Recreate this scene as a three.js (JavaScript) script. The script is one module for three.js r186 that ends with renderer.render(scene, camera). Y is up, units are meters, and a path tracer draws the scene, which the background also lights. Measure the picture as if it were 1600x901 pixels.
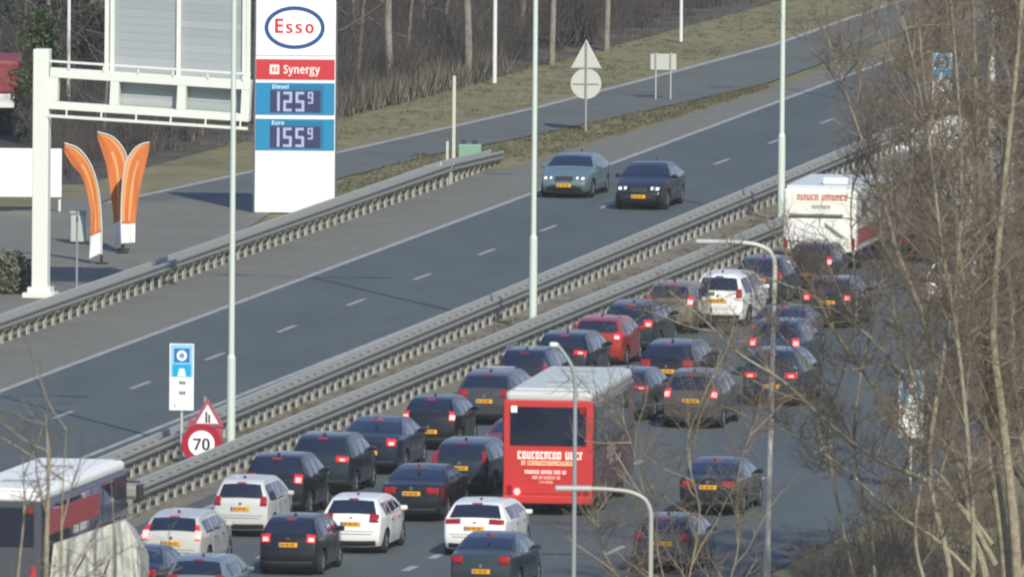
import * as THREE from 'three';
import { mergeGeometries, toCreasedNormals, mergeVertices } from 'three/addons/utils/BufferGeometryUtils.js';
import { RoundedBoxGeometry } from 'three/addons/geometries/RoundedBoxGeometry.js';

// ---------------------------------------------------------------- camera, sky, sun, exposure
// The world follows the motorway: x = metres to the right of the dashed lane line of the far carriageway, -z = metres along it.
const YAW = 0.1682, PITCH = 0.0692, ROLL = THREE.MathUtils.degToRad(0.5);
const scene = new THREE.Scene();
const camera = new THREE.PerspectiveCamera(1.6289, 1600 / 901, 1, 6000);
camera.position.set(109.91, 44, 582.33);
camera.rotation.order = 'YXZ';
camera.rotation.set(-PITCH, YAW, ROLL);
camera.focus = 20000; camera.userData.fStop = 13; // the long lens is not quite in focus
const renderer = new THREE.WebGLRenderer({ antialias: true });
renderer.setSize(1024, 576);
renderer.toneMapping = THREE.LinearToneMapping;
renderer.toneMappingExposure = 1.15;
renderer.shadowMap.enabled = true;
const SUN = new THREE.Vector3(0.373, 0.574, 0.729).normalize();
{
  const w = 256, h = 128, d = new Float32Array(w * h * 4), v = new THREE.Vector3();
  for (let j = 0; j < h; j++) for (let i = 0; i < w; i++) {
    const el = (j + 0.5) / h * Math.PI - Math.PI / 2, az = ((i + 0.5) / w - 0.5) * 2 * Math.PI;
    v.set(Math.cos(az) * Math.cos(el), Math.sin(el), Math.sin(az) * Math.cos(el));
    const up = Math.max(0, v.y), k = Math.pow(1 - up, 4), s = Math.max(0, v.dot(SUN)), g = 0.25 * Math.pow(s, 8) + 0.5 * Math.pow(s, 60);
    const o = (j * w + i) * 4;
    d[o] = 0.10 + 0.40 * k + g; d[o + 1] = 0.20 + 0.36 * k + g * 0.96; d[o + 2] = 0.46 + 0.18 * k + g * 0.86; d[o + 3] = 1;
  }
  const sky = new THREE.DataTexture(d, w, h, THREE.RGBAFormat, THREE.FloatType);
  sky.mapping = THREE.EquirectangularReflectionMapping; sky.magFilter = THREE.LinearFilter; sky.needsUpdate = true;
  scene.background = sky; scene.environment = sky;
}
const sun = new THREE.DirectionalLight(new THREE.Color(1, 0.95, 0.81), 4);
sun.position.copy(SUN).multiplyScalar(400); sun.position.z -= 40;
sun.target.position.set(0, 0, -40); scene.add(sun, sun.target);
sun.castShadow = true; sun.shadow.mapSize.set(4096, 4096);
Object.assign(sun.shadow.camera, { left: -160, right: 160, top: 160, bottom: -160, near: 10, far: 900 });
scene.fog = new THREE.FogExp2(new THREE.Color(0.82, 0.84, 0.82), 0.00007);

// ---------------------------------------------------------------- helpers
let seed = 7;
const rnd = () => { seed = (seed + 0x6D2B79F5) | 0; let t = Math.imul(seed ^ (seed >>> 15), 1 | seed); t = (t + Math.imul(t ^ (t >>> 7), 61 | t)) ^ t; return ((t ^ (t >>> 14)) >>> 0) / 4294967296; };
const rr = (a, b) => a + (b - a) * rnd();
const counts = {};
const numbered = n => { const c = counts[n] ?? 0; counts[n] = c + 1; return c ? `${n}_${String(c).padStart(3, '0')}` : n; };
function thing(name, label, category, x = 0, y = 0, z = 0, turn = 0, group) {
  const o = new THREE.Group(); o.name = numbered(name); o.position.set(x, y, z); o.rotation.y = turn; scene.add(o);
  o.userData = { label, category }; if (group) o.userData.group = group;
  return o;
}
function add(parent, name, geo, mat, kind) {
  const m = new THREE.Mesh(geo, mat); m.name = name; m.castShadow = m.receiveShadow = true; parent.add(m);
  if (kind) m.userData.kind = kind;
  return m;
}
function struct(name, geo, mat) { const m = add(scene, numbered(name), geo, mat, 'structure'); return m; }
const C = (r, g, b) => new THREE.Color().setRGB(r, g, b);
const M = (c, rough = 0.7, metal = 0, extra = {}) => new THREE.MeshStandardMaterial({ color: c, roughness: rough, metalness: metal, ...extra });
const P = (c, extra = {}) => new THREE.MeshPhysicalMaterial({ color: c, roughness: 0.32, metalness: 0, specularIntensity: 0.45, clearcoat: 0.7, clearcoatRoughness: 0.08, ...extra });
const box = (w, h, d, x = 0, y = 0, z = 0) => new THREE.BoxGeometry(w, h, d).translate(x, y, z);
const rbox = (w, h, d, r, x = 0, y = 0, z = 0, s = 2) => new RoundedBoxGeometry(w, h, d, s, r).translate(x, y, z);
const cyl = (r0, r1, h, x = 0, y = 0, z = 0, n = 14) => new THREE.CylinderGeometry(r1, r0, h, n).translate(x, y + h / 2, z);
const merge = l => mergeGeometries(l.map(g => { const q = g.index ? g.toNonIndexed() : g; for (const k of Object.keys(q.attributes)) if (!['position', 'normal', 'uv'].includes(k)) q.deleteAttribute(k); return q; }));
const V3 = (x, y, z) => new THREE.Vector3(x, y, z);
function tube(pts, r, n = 8, seg = 24) { return new THREE.TubeGeometry(new THREE.CatmullRomCurve3(pts), seg, r, n); }

// value noise, tileable
function noiseTile(n, cells, sd) {
  const s0 = seed; seed = sd; const g = Array.from({ length: cells * cells }, rnd); seed = s0;
  const f = t => t * t * (3 - 2 * t);
  return (x, y) => {
    const a = x / n * cells, b = y / n * cells, i = Math.floor(a), j = Math.floor(b), u = f(a - i), v = f(b - j), q = (p, r) => g[((r % cells + cells) % cells) * cells + (p % cells + cells) % cells];
    return (q(i, j) * (1 - u) + q(i + 1, j) * u) * (1 - v) + (q(i, j + 1) * (1 - u) + q(i + 1, j + 1) * u) * v;
  };
}
// colour texture from stops (linear rgb) mixed by layered noise
function groundTex(stops, layers, sd, n = 512, stretch = 1) {
  const fs = layers.map(([c, a], i) => [noiseTile(n, c, sd + i * 13), a]), tot = fs.reduce((s, f) => s + f[1], 0), d = new Uint8Array(n * n * 4), c = new THREE.Color();
  for (let j = 0; j < n; j++) for (let i = 0; i < n; i++) {
    let v = 0; for (const [f, a] of fs) v += f(i, j) * a; v = Math.min(0.999, Math.max(0, (v / tot - 0.5) * 1.7 + 0.5)) * (stops.length - 1);
    const k = Math.floor(v), t = v - k, A = stops[k], B = stops[Math.min(k + 1, stops.length - 1)];
    c.setRGB(A[0] + (B[0] - A[0]) * t, A[1] + (B[1] - A[1]) * t, A[2] + (B[2] - A[2]) * t).convertLinearToSRGB();
    const o = (j * n + i) * 4; d[o] = c.r * 255; d[o + 1] = c.g * 255; d[o + 2] = c.b * 255; d[o + 3] = 255;
  }
  const t = new THREE.DataTexture(d, n, n); t.wrapS = t.wrapT = THREE.RepeatWrapping; t.magFilter = THREE.LinearFilter; t.minFilter = THREE.LinearMipmapLinearFilter; t.generateMipmaps = true;
  t.colorSpace = THREE.SRGBColorSpace; t.needsUpdate = true; return t;
}
// flat sheet from [u along, v across] points; uv in metres / tile
function sheetGeo(pts, y, tu = 12, tv = 12) {
  const s = new THREE.Shape(pts.map(([u, v]) => new THREE.Vector2(v, u)));
  const g = new THREE.ShapeGeometry(s).rotateX(-Math.PI / 2).translate(0, y, 0), p = g.attributes.position, uv = g.attributes.uv;
  for (let i = 0; i < p.count; i++) uv.setXY(i, p.getX(i) / tv, -p.getZ(i) / tu);
  return g;
}

// ---------------------------------------------------------------- ground, roads
const grassM = M(C(1, 1, 1), 0.95, 0, { map: groundTex([[0.10, 0.10, 0.042], [0.155, 0.143, 0.064], [0.205, 0.178, 0.085], [0.25, 0.205, 0.11]], [[6, 1], [17, 0.8], [60, 0.7], [180, 0.8]], 11) });
const litterM = M(C(1, 1, 1), 0.95, 0, { map: groundTex([[0.04, 0.036, 0.032], [0.075, 0.066, 0.055], [0.115, 0.098, 0.078]], [[8, 1], [30, 0.8], [120, 1]], 23) });
const asphaltM = M(C(1, 1, 1), 0.85, 0, { map: groundTex([[0.062, 0.078, 0.078], [0.074, 0.091, 0.090], [0.088, 0.105, 0.103]], [[5, 1], [13, 0.9], [40, 0.7], [200, 0.8]], 31) });
const shoulderM = M(C(1, 1, 1), 0.9, 0, { map: groundTex([[0.136, 0.132, 0.106], [0.157, 0.152, 0.122], [0.182, 0.176, 0.143]], [[5, 0.8], [24, 0.6], [200, 1]], 37) });
const slipM = M(C(1, 1, 1), 0.88, 0, { map: groundTex([[0.088, 0.098, 0.090], [0.104, 0.114, 0.104], [0.122, 0.132, 0.120]], [[5, 0.8], [24, 0.6], [200, 1]], 39) });
const medianM = M(C(1, 1, 1), 0.95, 0, { map: groundTex([[0.13, 0.112, 0.082], [0.19, 0.165, 0.125], [0.24, 0.21, 0.16]], [[14, 1], [50, 0.8], [170, 1]], 41) });
const markM = M(C(1, 1, 1), 0.7, 0, { map: groundTex([[0.22, 0.22, 0.21], [0.34, 0.34, 0.325], [0.44, 0.44, 0.42]], [[9, 1], [60, 1], [200, 1]], 47, 256) });
struct('ground', sheetGeo([[-1200, -900], [-1200, 900], [1600, 900], [1600, -900]], -0.04, 21, 21), grassM);
struct('forest_floor', sheetGeo([[90, -19], [112, -18.2], [140, -16.5], [200, -14.2], [420, -8], [420, -160], [90, -160]], -0.024, 14, 14), litterM);
struct('hard_shoulder', sheetGeo([[-260, -7.3], [-260, -3.4], [420, -3.4], [420, -4.9], [155, -4.9], [130, -5.5], [106, -6.3], [95, -7.3]], -0.004), shoulderM);
struct('far_carriageway', sheetGeo([[-260, -3.42], [-260, 4.6], [420, 4.6], [420, -3.42]], 0.002, 46, 11), asphaltM);
struct('central_reservation', sheetGeo([[-260, 4.6], [-260, 9.4], [420, 9.4], [420, 4.6]], 0.0), medianM);
struct('near_carriageway', sheetGeo([[-260, 9.4], [-260, 28.2], [420, 28.2], [420, 9.4]], 0.002, 46, 11), asphaltM);
struct('slip_road', sheetGeo([[420, -5.62], [154, -5.65], [140, -6.9], [121, -8.7], [109, -10.3], [94, -11.2], [86, -11.6], [80, -16.5], [92, -15.4], [111, -13.7], [137, -11.5], [161, -10.2], [179, -9.4], [420, -9.2]], 0.0), slipM);
struct('station_forecourt', sheetGeo([[-30, -9.2], [36, -9.2], [70, -9.6], [80, -10.4], [86, -11.58], [80, -16.52], [90, -17.2], [70, -19.2], [-30, -23]], -0.004), shoulderM);
{ // markings, each dash a piece of its road
  const road = n => scene.getObjectByName(n), W = 0.17;
  const line = (parent, u0, u1, v0, v1, y = 0.006, w = W) => add(road(parent), 'lane_marking', sheetGeo([[u0, v0 - w / 2], [u0, v0 + w / 2], [u1, v1 + w / 2], [u1, v1 - w / 2]], y, 3, 3), markM);
  line('far_carriageway', -260, 420, -3.5, -3.5, 0.006, 0.24);
  line('far_carriageway', -260, 420, 3.55, 3.55, 0.006, 0.2);
  for (let k = -4; k < 24; k++) line('far_carriageway', k * 12 - 1.5, k * 12 + 1.5, 0, 0);
  line('near_carriageway', -260, 420, 10.1, 10.1, 0.006, 0.2);
  for (let k = -8; k < 12; k++) { line('near_carriageway', k * 12 + 0.5, k * 12 + 3.5, 14.4, 14.4); line('near_carriageway', k * 12 + 4, k * 12 + 7, 23.1, 23.1); }
  for (let k = -3; k < 10; k++) line('near_carriageway', k * 4.1 - 62.4, k * 4.1 - 60.9, 18.85, 18.85, 0.006, 0.24);
  const sl = [[80, -16.3], [92, -15.2], [111, -13.5], [137, -11.3], [161, -10.05], [179, -9.25], [420, -9.0]];
  for (let i = 0; i + 1 < sl.length; i++) line('slip_road', sl[i][0], sl[i + 1][0], sl[i][1], sl[i + 1][1], 0.005, 0.3);
}

// ---------------------------------------------------------------- guard rails
const steelM = M(C(0.52, 0.53, 0.50), 0.5, 0.2), steelDullM = M(C(0.27, 0.275, 0.245), 0.62, 0.2), postM = M(C(0.42, 0.42, 0.37), 0.6, 0.15), spacerM = M(C(0.30, 0.30, 0.28), 0.6, 0.2);
function beamGeo(len, x, face) { // W profile run along -z
  const pr = [[0, 0.75], [0.03, 0.745], [0.08, 0.70], [0.08, 0.655], [0.012, 0.62], [0.012, 0.575], [0.08, 0.54], [0.08, 0.49], [0.03, 0.445], [0, 0.44]];
  const pos = [], idx = [];
  for (const z of [0, -len]) for (const [a, y] of pr) pos.push(x + face * a, y, z);
  for (let i = 0; i + 1 < pr.length; i++) idx.push(i, i + 1, i + pr.length, i + 1, i + 1 + pr.length, i + pr.length);
  const g = new THREE.BufferGeometry(); g.setAttribute('position', new THREE.Float32BufferAttribute(pos, 3)); g.setAttribute('uv', new THREE.Float32BufferAttribute(new Float32Array(pos.length / 3 * 2), 2)); g.setIndex(idx);
  return toCreasedNormals(g, 0.2);
}
function guardRail(label, u0, v0, u1, v1, w, endTurn) {
  const len = Math.hypot(u1 - u0, v1 - v0), t = thing('guard_rail', label, 'guard rail', v0, 0, -u0, -Math.atan2(v1 - v0, u1 - u0));
  add(t, 'beam', beamGeo(len, w / 2, 1), steelDullM); add(t, 'beam', beamGeo(len, -w / 2, -1), steelM);
  // flat tie rail lying on the spacers, inside the back beam
  add(t, 'inner_rail', box(0.05, 0.16, len, -w / 2 + 0.09, 0.69, -len / 2), steelM);
  const pg = merge([box(0.105, 0.62, 0.012, 0, 0.31, 0), box(0.012, 0.62, 0.06, -0.044, 0.31, 0.036), box(0.012, 0.62, 0.06, 0.044, 0.31, 0.036)]);
  const sg = merge([box(w - 0.02, 0.05, 0.05, 0, 0.62, 0), box(0.05, 0.2, 0.1, w / 2 - 0.04, 0.6, 0), box(0.05, 0.2, 0.1, -w / 2 + 0.04, 0.6, 0)]);
  for (let k = 0; k * 1.333 < len && k < 145; k++) {
    add(t, 'post', pg, postM).position.set(w / 2 - 0.05, -0.03, -0.15 - k * 1.333);
    add(t, 'spacer', sg, spacerM).position.set(0, 0, -0.15 - k * 1.333);
  }
  if (endTurn) add(t, 'end_shoe', merge([rbox(w + 0.22, 0.36, 0.3, 0.1, 0, 0.6, 0.05), box(0.12, 0.5, 0.12, 0, 0.25, 0.05)]), steelDullM);
  return t;
}
guardRail('long steel double guard rail along the median edge nearest the empty carriageway', -62, 6.2, 160, 4.5, 0.5, false);
guardRail('long steel double guard rail beside the queue, its cut end by the white-roofed coach', -46, 8.45, 150, 8.45, 0.5, true);
guardRail('steel guard rail along the far hard shoulder in front of the petrol station', -30, -7.5, 93, -7.15, 0.5, false);
guardRail('short steel guard rail end flaring down beside the pale green roadside box', 93.3, -7.15, 106, -7.6, 0.5, false).rotation.x = -0.03;

// ---------------------------------------------------------------- lamp posts
const paleM = M(C(0.62, 0.70, 0.62), 0.5, 0.1), greyPoleM = M(C(0.30, 0.33, 0.33), 0.5, 0.3), whitePoleM = M(C(0.72, 0.74, 0.70), 0.5, 0.1);
function medianLamp(label, u, v, s = 1) {
  const t = thing('lamp_post', label, 'lamp post', v, 0, -u, 0, 'tall lamp posts in the median');
  add(t, 'lower_pole', merge([cyl(0.125, 0.12, 2.8), cyl(0.12, 0.085, 0.1, 0, 2.8), cyl(0.2, 0.2, 0.05)]), paleM);
  add(t, 'pole', cyl(0.085, 0.065, 13.4, 0, 2.9), paleM);
  add(t, 'arm', tube([V3(-2, 16.7, 0), V3(-1, 16.6, 0), V3(0, 16.3, 0), V3(1, 16.6, 0), V3(2, 16.7, 0)], 0.05), paleM);
  for (const q of [-1, 1]) add(t, 'lamp_head', rbox(0.9, 0.14, 0.3, 0.06, q * 2.3, 16.72, 0), greyPoleM);
}
medianLamp('pale tall lamp post between the guard rails beside the round speed sign', -26.2, 7.53);
medianLamp('pale tall lamp post in the median, just left of the oncoming coupe', 25.8, 7.3);
medianLamp('pale tall lamp post in the median beside the white motorhome', 77.9, 6.8);
medianLamp('pale lamp post farthest along the median, seen through bare twigs', 130, 6.2);
function sideLamp(label, u, v, r = 0.07) {
  const t = thing('lamp_post', label, 'lamp post', v, 0, -u, YAW);
  add(t, 'pole', cyl(r, r * 0.7, 11.5), whitePoleM); add(t, 'arm', tube([V3(0, 11.4, 0), V3(0.5, 11.8, 0), V3(1.6, 11.9, 0)], 0.04), whitePoleM);
  add(t, 'lamp_head', rbox(0.8, 0.14, 0.28, 0.06, 1.9, 11.9, 0), greyPoleM);
}
sideLamp('thin white lamp post behind the gantry and orange flags', 109, -23.2);
sideLamp('thin white lamp post at the wood edge above the slip road', 150.8, -15.3, 0.085);
sideLamp('thin white lamp post at the wood edge near the small double-post sign', 179.5, -13);
function bentLamp(label, u, v, h, arm, r, lean, m, curve) {
  const t = thing('lamp_post', label, 'lamp post', v, 0, -u, YAW);
  add(t, 'pole', merge([cyl(r * 1.35, r * 1.3, 1.2), cyl(r, r * 0.82, h - 1.2, 0, 1.2)]).applyMatrix4(new THREE.Matrix4().makeRotationZ(-lean)), m);
  const x = Math.sin(lean) * h, pts = curve ? [V3(x, h - 0.1, 0), V3(x - 0.06, h + 0.35, 0), V3(x - 0.25, h + 0.7, 0), V3(x - arm, h + 0.95, 0)]
    : [V3(x, h - 0.15, 0), V3(x - 0.02, h + 0.1, 0), V3(x - 0.14, h + 0.34, 0), V3(x - 0.45, h + 0.5, 0), V3(x - 0.9, h + 0.56, 0), V3(x - arm, h + 0.58, 0)];
  add(t, 'arm', tube(pts, r * 0.8, 8, 30), m);
  const e = pts[pts.length - 1];
  add(t, 'lamp_head', rbox(curve ? 0.22 : 0.85, 0.12, 0.26, 0.05, e.x - (curve ? 0.08 : 0.4), e.y, 0), curve ? whitePoleM : M(C(0.45, 0.46, 0.44), 0.5, 0.1));
}
bentLamp('pale bent-arm lamp post on the right verge reaching over the queue', -67.4, 29.2, 8.55, 1.25, 0.075, 0.017, M(C(0.56, 0.54, 0.47), 0.5, 0.1));
bentLamp('shorter bent-arm lamp post in front of the red coach, arm pointing left', -134, 37, 7.45, 1.35, 0.062, 0, M(C(0.42, 0.42, 0.38), 0.5, 0.1));
bentLamp('thin grey lamp post crossing the rear of the red coach', -101.3, 29.8, 7.9, 0.45, 0.06, 0, M(C(0.30, 0.33, 0.34), 0.5, 0.2), true);

// ---------------------------------------------------------------- signs
function canvasTex(w, h, draw) {
  const c = document.createElement('canvas'); c.width = w; c.height = h; draw(c.getContext('2d'), w, h);
  const t = new THREE.CanvasTexture(c); t.colorSpace = THREE.SRGBColorSpace; return t;
}
const whiteM = M(C(0.80, 0.80, 0.78), 0.5), greyBackM = M(C(0.42, 0.44, 0.42), 0.5, 0.25), darkM = M(C(0.02, 0.02, 0.022), 0.6);
function plate(w, h, d, front, back) { return [new THREE.BoxGeometry(w, h, d), [back, back, back, back, front, back]]; }
// the fuel price pylon
{
  const t = thing('price_pylon', 'tall white petrol station pylon with oval emblem and blue price panels', 'sign', -9.42, 0, -77.2, YAW);
  const w = 2.66;
  add(t, 'body', rbox(w, 7.15, 0.42, 0.04, 0, 3.575, 0), M(C(0.82, 0.82, 0.82), 0.45));
  add(t, 'edge', merge([box(0.05, 7.0, 0.3, w / 2 + 0.027, 3.5, 0), box(0.05, 7.0, 0.3, -w / 2 - 0.027, 3.5, 0)]), M(C(0.09, 0.1, 0.11), 0.5));
  const panel = (name, y, h, map) => { const g = new THREE.BoxGeometry(w - 0.06, h, 0.04), f = M(C(1, 1, 1), 0.45, 0, { map }), e = M(C(0.3, 0.3, 0.3), 0.5); const m = add(t, name, g, [e, e, e, e, f, e]); m.position.set(0, y, 0.222); };
  const pxy = y => (337 - y) / 47.2; // pixels of the photograph to metres above its foot
  panel('emblem_panel', pxy(47), 1.82, canvasTex(512, 360, (c, W, H) => {
    c.fillStyle = '#fbfbfb'; c.fillRect(0, 0, W, H);
    c.strokeStyle = '#1d4c86'; c.lineWidth = 26; c.beginPath(); c.ellipse(W * 0.485, H * 0.5, 184, 128, 0, 0, 7); c.stroke();
    c.fillStyle = '#c8232c'; c.textAlign = 'left'; c.textBaseline = 'alphabetic';
    c.font = 'bold 132px sans-serif'; c.fillText('E', 108, 216); c.font = 'bold 112px sans-serif';
    c.fillText('s', 186, 216); c.fillText('s', 248, 216); c.fillText('o', 312, 216);
  }));
  panel('red_band', pxy(112), 0.66, canvasTex(512, 128, (c, W, H) => {
    c.fillStyle = '#c4343a'; c.fillRect(0, 0, W, H); c.fillStyle = '#ffe2da'; c.fillRect(88, 34, 62, 62); c.fillStyle = '#dc3a40'; c.fillRect(104, 50, 12, 30); c.fillRect(126, 50, 10, 30);
    c.fillStyle = '#ffe2da'; c.font = 'bold 76px sans-serif'; c.textBaseline = 'middle'; c.fillText('Synergy', 176, 64, 240);
  }));
  const price = (txt, lab, lw) => canvasTex(512, 208, (c, W, H) => {
    c.fillStyle = '#1585b2'; c.fillRect(0, 0, W, H); c.fillStyle = '#1a6f98'; c.fillRect(92, 12, 350, 184);
    c.fillStyle = '#cfeaf7'; c.font = 'bold 38px sans-serif'; c.textBaseline = 'middle'; c.fillText(lab, 102, 26, lw);
    c.fillStyle = '#33385f'; c.fillRect(92, 50, 330, 146);
    c.fillStyle = '#aab2cf'; const seg = { a: [0, 0, 56, 18], b: [40, 0, 18, 66], c: [40, 62, 18, 66], d: [0, 112, 56, 18], e: [0, 62, 18, 66], f: [0, 0, 18, 66], g: [0, 56, 56, 18] };
    const on = { 1: 'bc', 2: 'abged', 5: 'afgcd', 9: 'abcdfg' };
    txt.split('').forEach((ch, i) => { const k = i === 3 ? 0.6 : 1; for (const q of on[ch]) { const [x, y, p, r] = seg[q]; c.fillRect(98 + i * 80 + x * k, 58 + y * k, p * k, r * k); } });
  });
  panel('price_panel', pxy(158), 1.05, price('1259', 'Diesel', 120));
  panel('price_panel', pxy(214), 1.03, price('1559', 'Euro', 96));
}
// cantilever gantry seen from behind
{
  const t = thing('sign_gantry', 'white cantilever sign gantry with grey panels above the far guard rail', 'sign gantry', -9.9, 0, -35.6, 0);
  const wm = M(C(0.74, 0.76, 0.70), 0.5), pm = M(C(0.36, 0.40, 0.41), 0.55, 0.2);
  add(t, 'column', rbox(0.5, 7.72, 0.5, 0.03, 0, 3.86, 0), wm);
  add(t, 'base_plate', merge([box(1.0, 0.16, 0.9, 0, 0.06, 0), box(0.72, 0.3, 0.66, 0, 0.16, 0)]), wm);
  const arm = new THREE.Group(); arm.name = 'arm'; arm.position.set(0.28, 7.0, 0); arm.rotation.z = -0.045; t.add(arm);
  const L = 6.35;
  add(arm, 'chord', rbox(L, 0.30, 0.4, 0.02, L / 2, 0, 0), wm); add(arm, 'chord', rbox(L, 0.24, 0.4, 0.02, L / 2, -1.02, 0), wm);
  for (const x of [0.12, 2.06, 4.18, L - 0.14]) add(arm, 'strut', rbox(x < 1 ? 0.3 : 0.28, 0.76, 0.38, 0.02, x, -0.52, 0), wm);
  add(arm, 'walkway_rail', box(L, 0.07, 0.06, L / 2, 0.36, 0.25), wm); add(arm, 'walkway_rail', box(L, 0.09, 0.06, L / 2, -1.34, 0.25), wm);
  for (let x = 0.6; x < L; x += 1.1) { add(arm, 'rail_post', box(0.05, 0.2, 0.05, x, 0.24, 0.22), wm); add(arm, 'rail_post', box(0.05, 0.2, 0.05, x, -1.22, 0.22), wm); }
  const sg = new THREE.Group(); sg.name = 'sign_panel'; sg.position.set(0.28, 7.0, -0.32); t.add(sg);
  const pl = box(2.06, 0.245, 0.05), pms = [pm, M(C(0.34, 0.38, 0.39), 0.55, 0.2), M(C(0.39, 0.425, 0.43), 0.55, 0.2)];
  for (const cx of [2.93, 5.05]) for (let k = 0; k < 19; k++) { const m = add(sg, 'plank', pl, pms[Math.floor(rnd() * 3)]); m.position.set(cx, -1.0 + k * 0.25 - cx * 0.045, rr(-0.006, 0.006)); m.rotation.z = -0.045; }
  for (const x of [1.72, 1.89, 3.99, 6.07, 6.19]) add(sg, 'panel_post', box(0.13, 3.9, 0.1, x, 2.02 - x * 0.045, 0.09), wm);
  for (const x of [1.89, 3.99, 6.07]) add(sg, 'panel_post', box(0.1, 0.8, 0.08, x, -0.55 - x * 0.045, 0.085), pm);
}
// white board beside the forecourt
{
  const t = thing('white_board', 'large blank white board behind the foot of the gantry', 'sign', -17.7, 0, -75.4, YAW);
  add(t, 'panel', rbox(3.4, 1.62, 0.12, 0.03, -0.95, 1.27, 0), M(C(0.84, 0.83, 0.80), 0.5));
  for (const x of [0.68, -2.5]) add(t, 'post', cyl(0.05, 0.05, 2.06, x, 0, -0.1), whitePoleM);
}
// red and white lorry parked at the left edge
{
  const t = thing('box_lorry', 'dark red box lorry with white rear skirt parked among bushes', 'lorry', -29.6, 0, -127, YAW);
  add(t, 'cargo_box', rbox(2.5, 1.18, 5, 0.12, -0.12, 1.32, -2.5), M(C(0.28, 0.05, 0.06), 0.5));
  add(t, 'rear_skirt', rbox(2.3, 0.5, 0.4, 0.04, -0.2, 0.46, -0.1), M(C(0.75, 0.76, 0.75), 0.5));
  for (const x of [-1, 0.85]) for (const z of [-1, -4]) add(t, 'wheel', new THREE.CylinderGeometry(0.45, 0.45, 0.3, 18).rotateZ(Math.PI / 2).translate(x - 0.05, 0.42, z), darkM);
}
// feather flags
{
  const orangeM = M(C(0.60, 0.17, 0.04), 0.85, 0, { side: THREE.DoubleSide }), paleOrangeM = M(C(0.72, 0.34, 0.13), 0.85, 0, { side: THREE.DoubleSide }), clothM = M(C(0.78, 0.78, 0.76), 0.85, 0, { side: THREE.DoubleSide });
  const flag = (label, u, v, bx, by, outer, inner) => { // outer edge runs up the bent pole, inner edge is the free edge of the cloth
    const t = thing('feather_flag', label, 'flag', v, 0, -u, YAW, 'orange feather flags at the petrol station'), q = ([x, y]) => V3((x - bx) / 48.9, (by - y) / 48.9, 0);
    const A = new THREE.CatmullRomCurve3(outer.map(q)), B = new THREE.CatmullRomCurve3(inner.map(q));
    add(t, 'pole', new THREE.TubeGeometry(A, 40, 0.024, 6), whitePoleM); add(t, 'foot', merge([cyl(0.2, 0.2, 0.05), cyl(0.05, 0.04, 0.3)]), darkM);
    const mk = (a0, a1, b0, b1, n, w0 = 0, w1 = 1) => { const pos = [], uv = [], idx = [], nx = 10; for (let i = 0; i <= n; i++) { const p = A.getPointAt(a0 + (a1 - a0) * i / n), r = B.getPointAt(b0 + (b1 - b0) * i / n); for (let j = 0; j <= nx; j++) { const w = w0 + (w1 - w0) * j / nx, k = p.clone().lerp(r, w); pos.push(k.x, k.y, 0.035 * Math.sin(w * 8 + k.y * 3) * w - 0.03 + (w1 < 1 ? 0.012 : 0)); uv.push(w, i / n); } } for (let i = 0; i < n; i++) for (let j = 0; j < nx; j++) { const e = i * (nx + 1) + j; idx.push(e, e + 1, e + nx + 1, e + 1, e + nx + 2, e + nx + 1); } const g = new THREE.BufferGeometry(); g.setAttribute('position', new THREE.Float32BufferAttribute(pos, 3)); g.setAttribute('uv', new THREE.Float32BufferAttribute(uv, 2)); g.setIndex(idx); g.computeVertexNormals(); return g; };
    add(t, 'orange_cloth', mk(0.24, 1, 0.2, 1, 40), orangeM); add(t, 'white_cloth', mk(0.08, 0.235, 0, 0.195, 12), clothM);
    add(t, 'pale_stripe', mk(0.26, 0.99, 0.22, 0.99, 36, 0.06, 0.24), paleOrangeM); add(t, 'pale_stripe', mk(0.26, 0.8, 0.22, 0.8, 36, 0.48, 0.62), paleOrangeM);
  };
  flag('orange feather flag with white foot, nearest the gantry column, bent over to the left', 50.9, -10.9, 158, 412, [[158, 412], [158, 380], [157, 340], [151, 290], [139, 255], [120, 232], [99, 224]], [[139, 404], [140, 370], [140, 330], [132, 292], [123, 272], [110, 257], [99, 238]]);
  flag('orange feather flag standing behind the other two, top curling left', 57.5, -11.45, 186, 392, [[186, 392], [187, 350], [191, 300], [193, 260], [186, 234], [168, 214], [144, 206]], [[171, 386], [170, 340], [165, 300], [159, 262], [151, 235], [144, 214]]);
  flag('orange feather flag leaning right, its top squared off', 56.0, -11.2, 190, 395, [[190, 395], [188, 350], [189, 300], [193, 262], [201, 240], [215, 225], [232, 220]], [[210, 378], [211, 340], [215, 310], [220, 280], [227, 250], [232, 228]]);
  const b = thing('litter_bin', 'small pale grey bin unit behind the bent orange flag', 'bin', -13.5, 0, -60.2, YAW);
  add(b, 'body', rbox(0.5, 0.9, 0.5, 0.05, 0.05, 0.5, 0), M(C(0.42, 0.47, 0.44), 0.6)); add(b, 'lid', rbox(0.56, 0.12, 0.56, 0.04, 0.05, 1.0, 0), M(C(0.3, 0.33, 0.32), 0.6)); add(b, 'foot', cyl(0.12, 0.12, 0.08, 0.05, 0, 0), darkM);
  const p = thing('thin_pole', 'thin grey pole by the guard rail beside the gantry column', 'pole', -9.55, 0, -39.7, YAW);
  add(p, 'shaft', cyl(0.04, 0.035, 2.4), greyPoleM); add(p, 'cap', cyl(0.05, 0.03, 0.06, 0, 2.4), greyPoleM);
}
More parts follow.
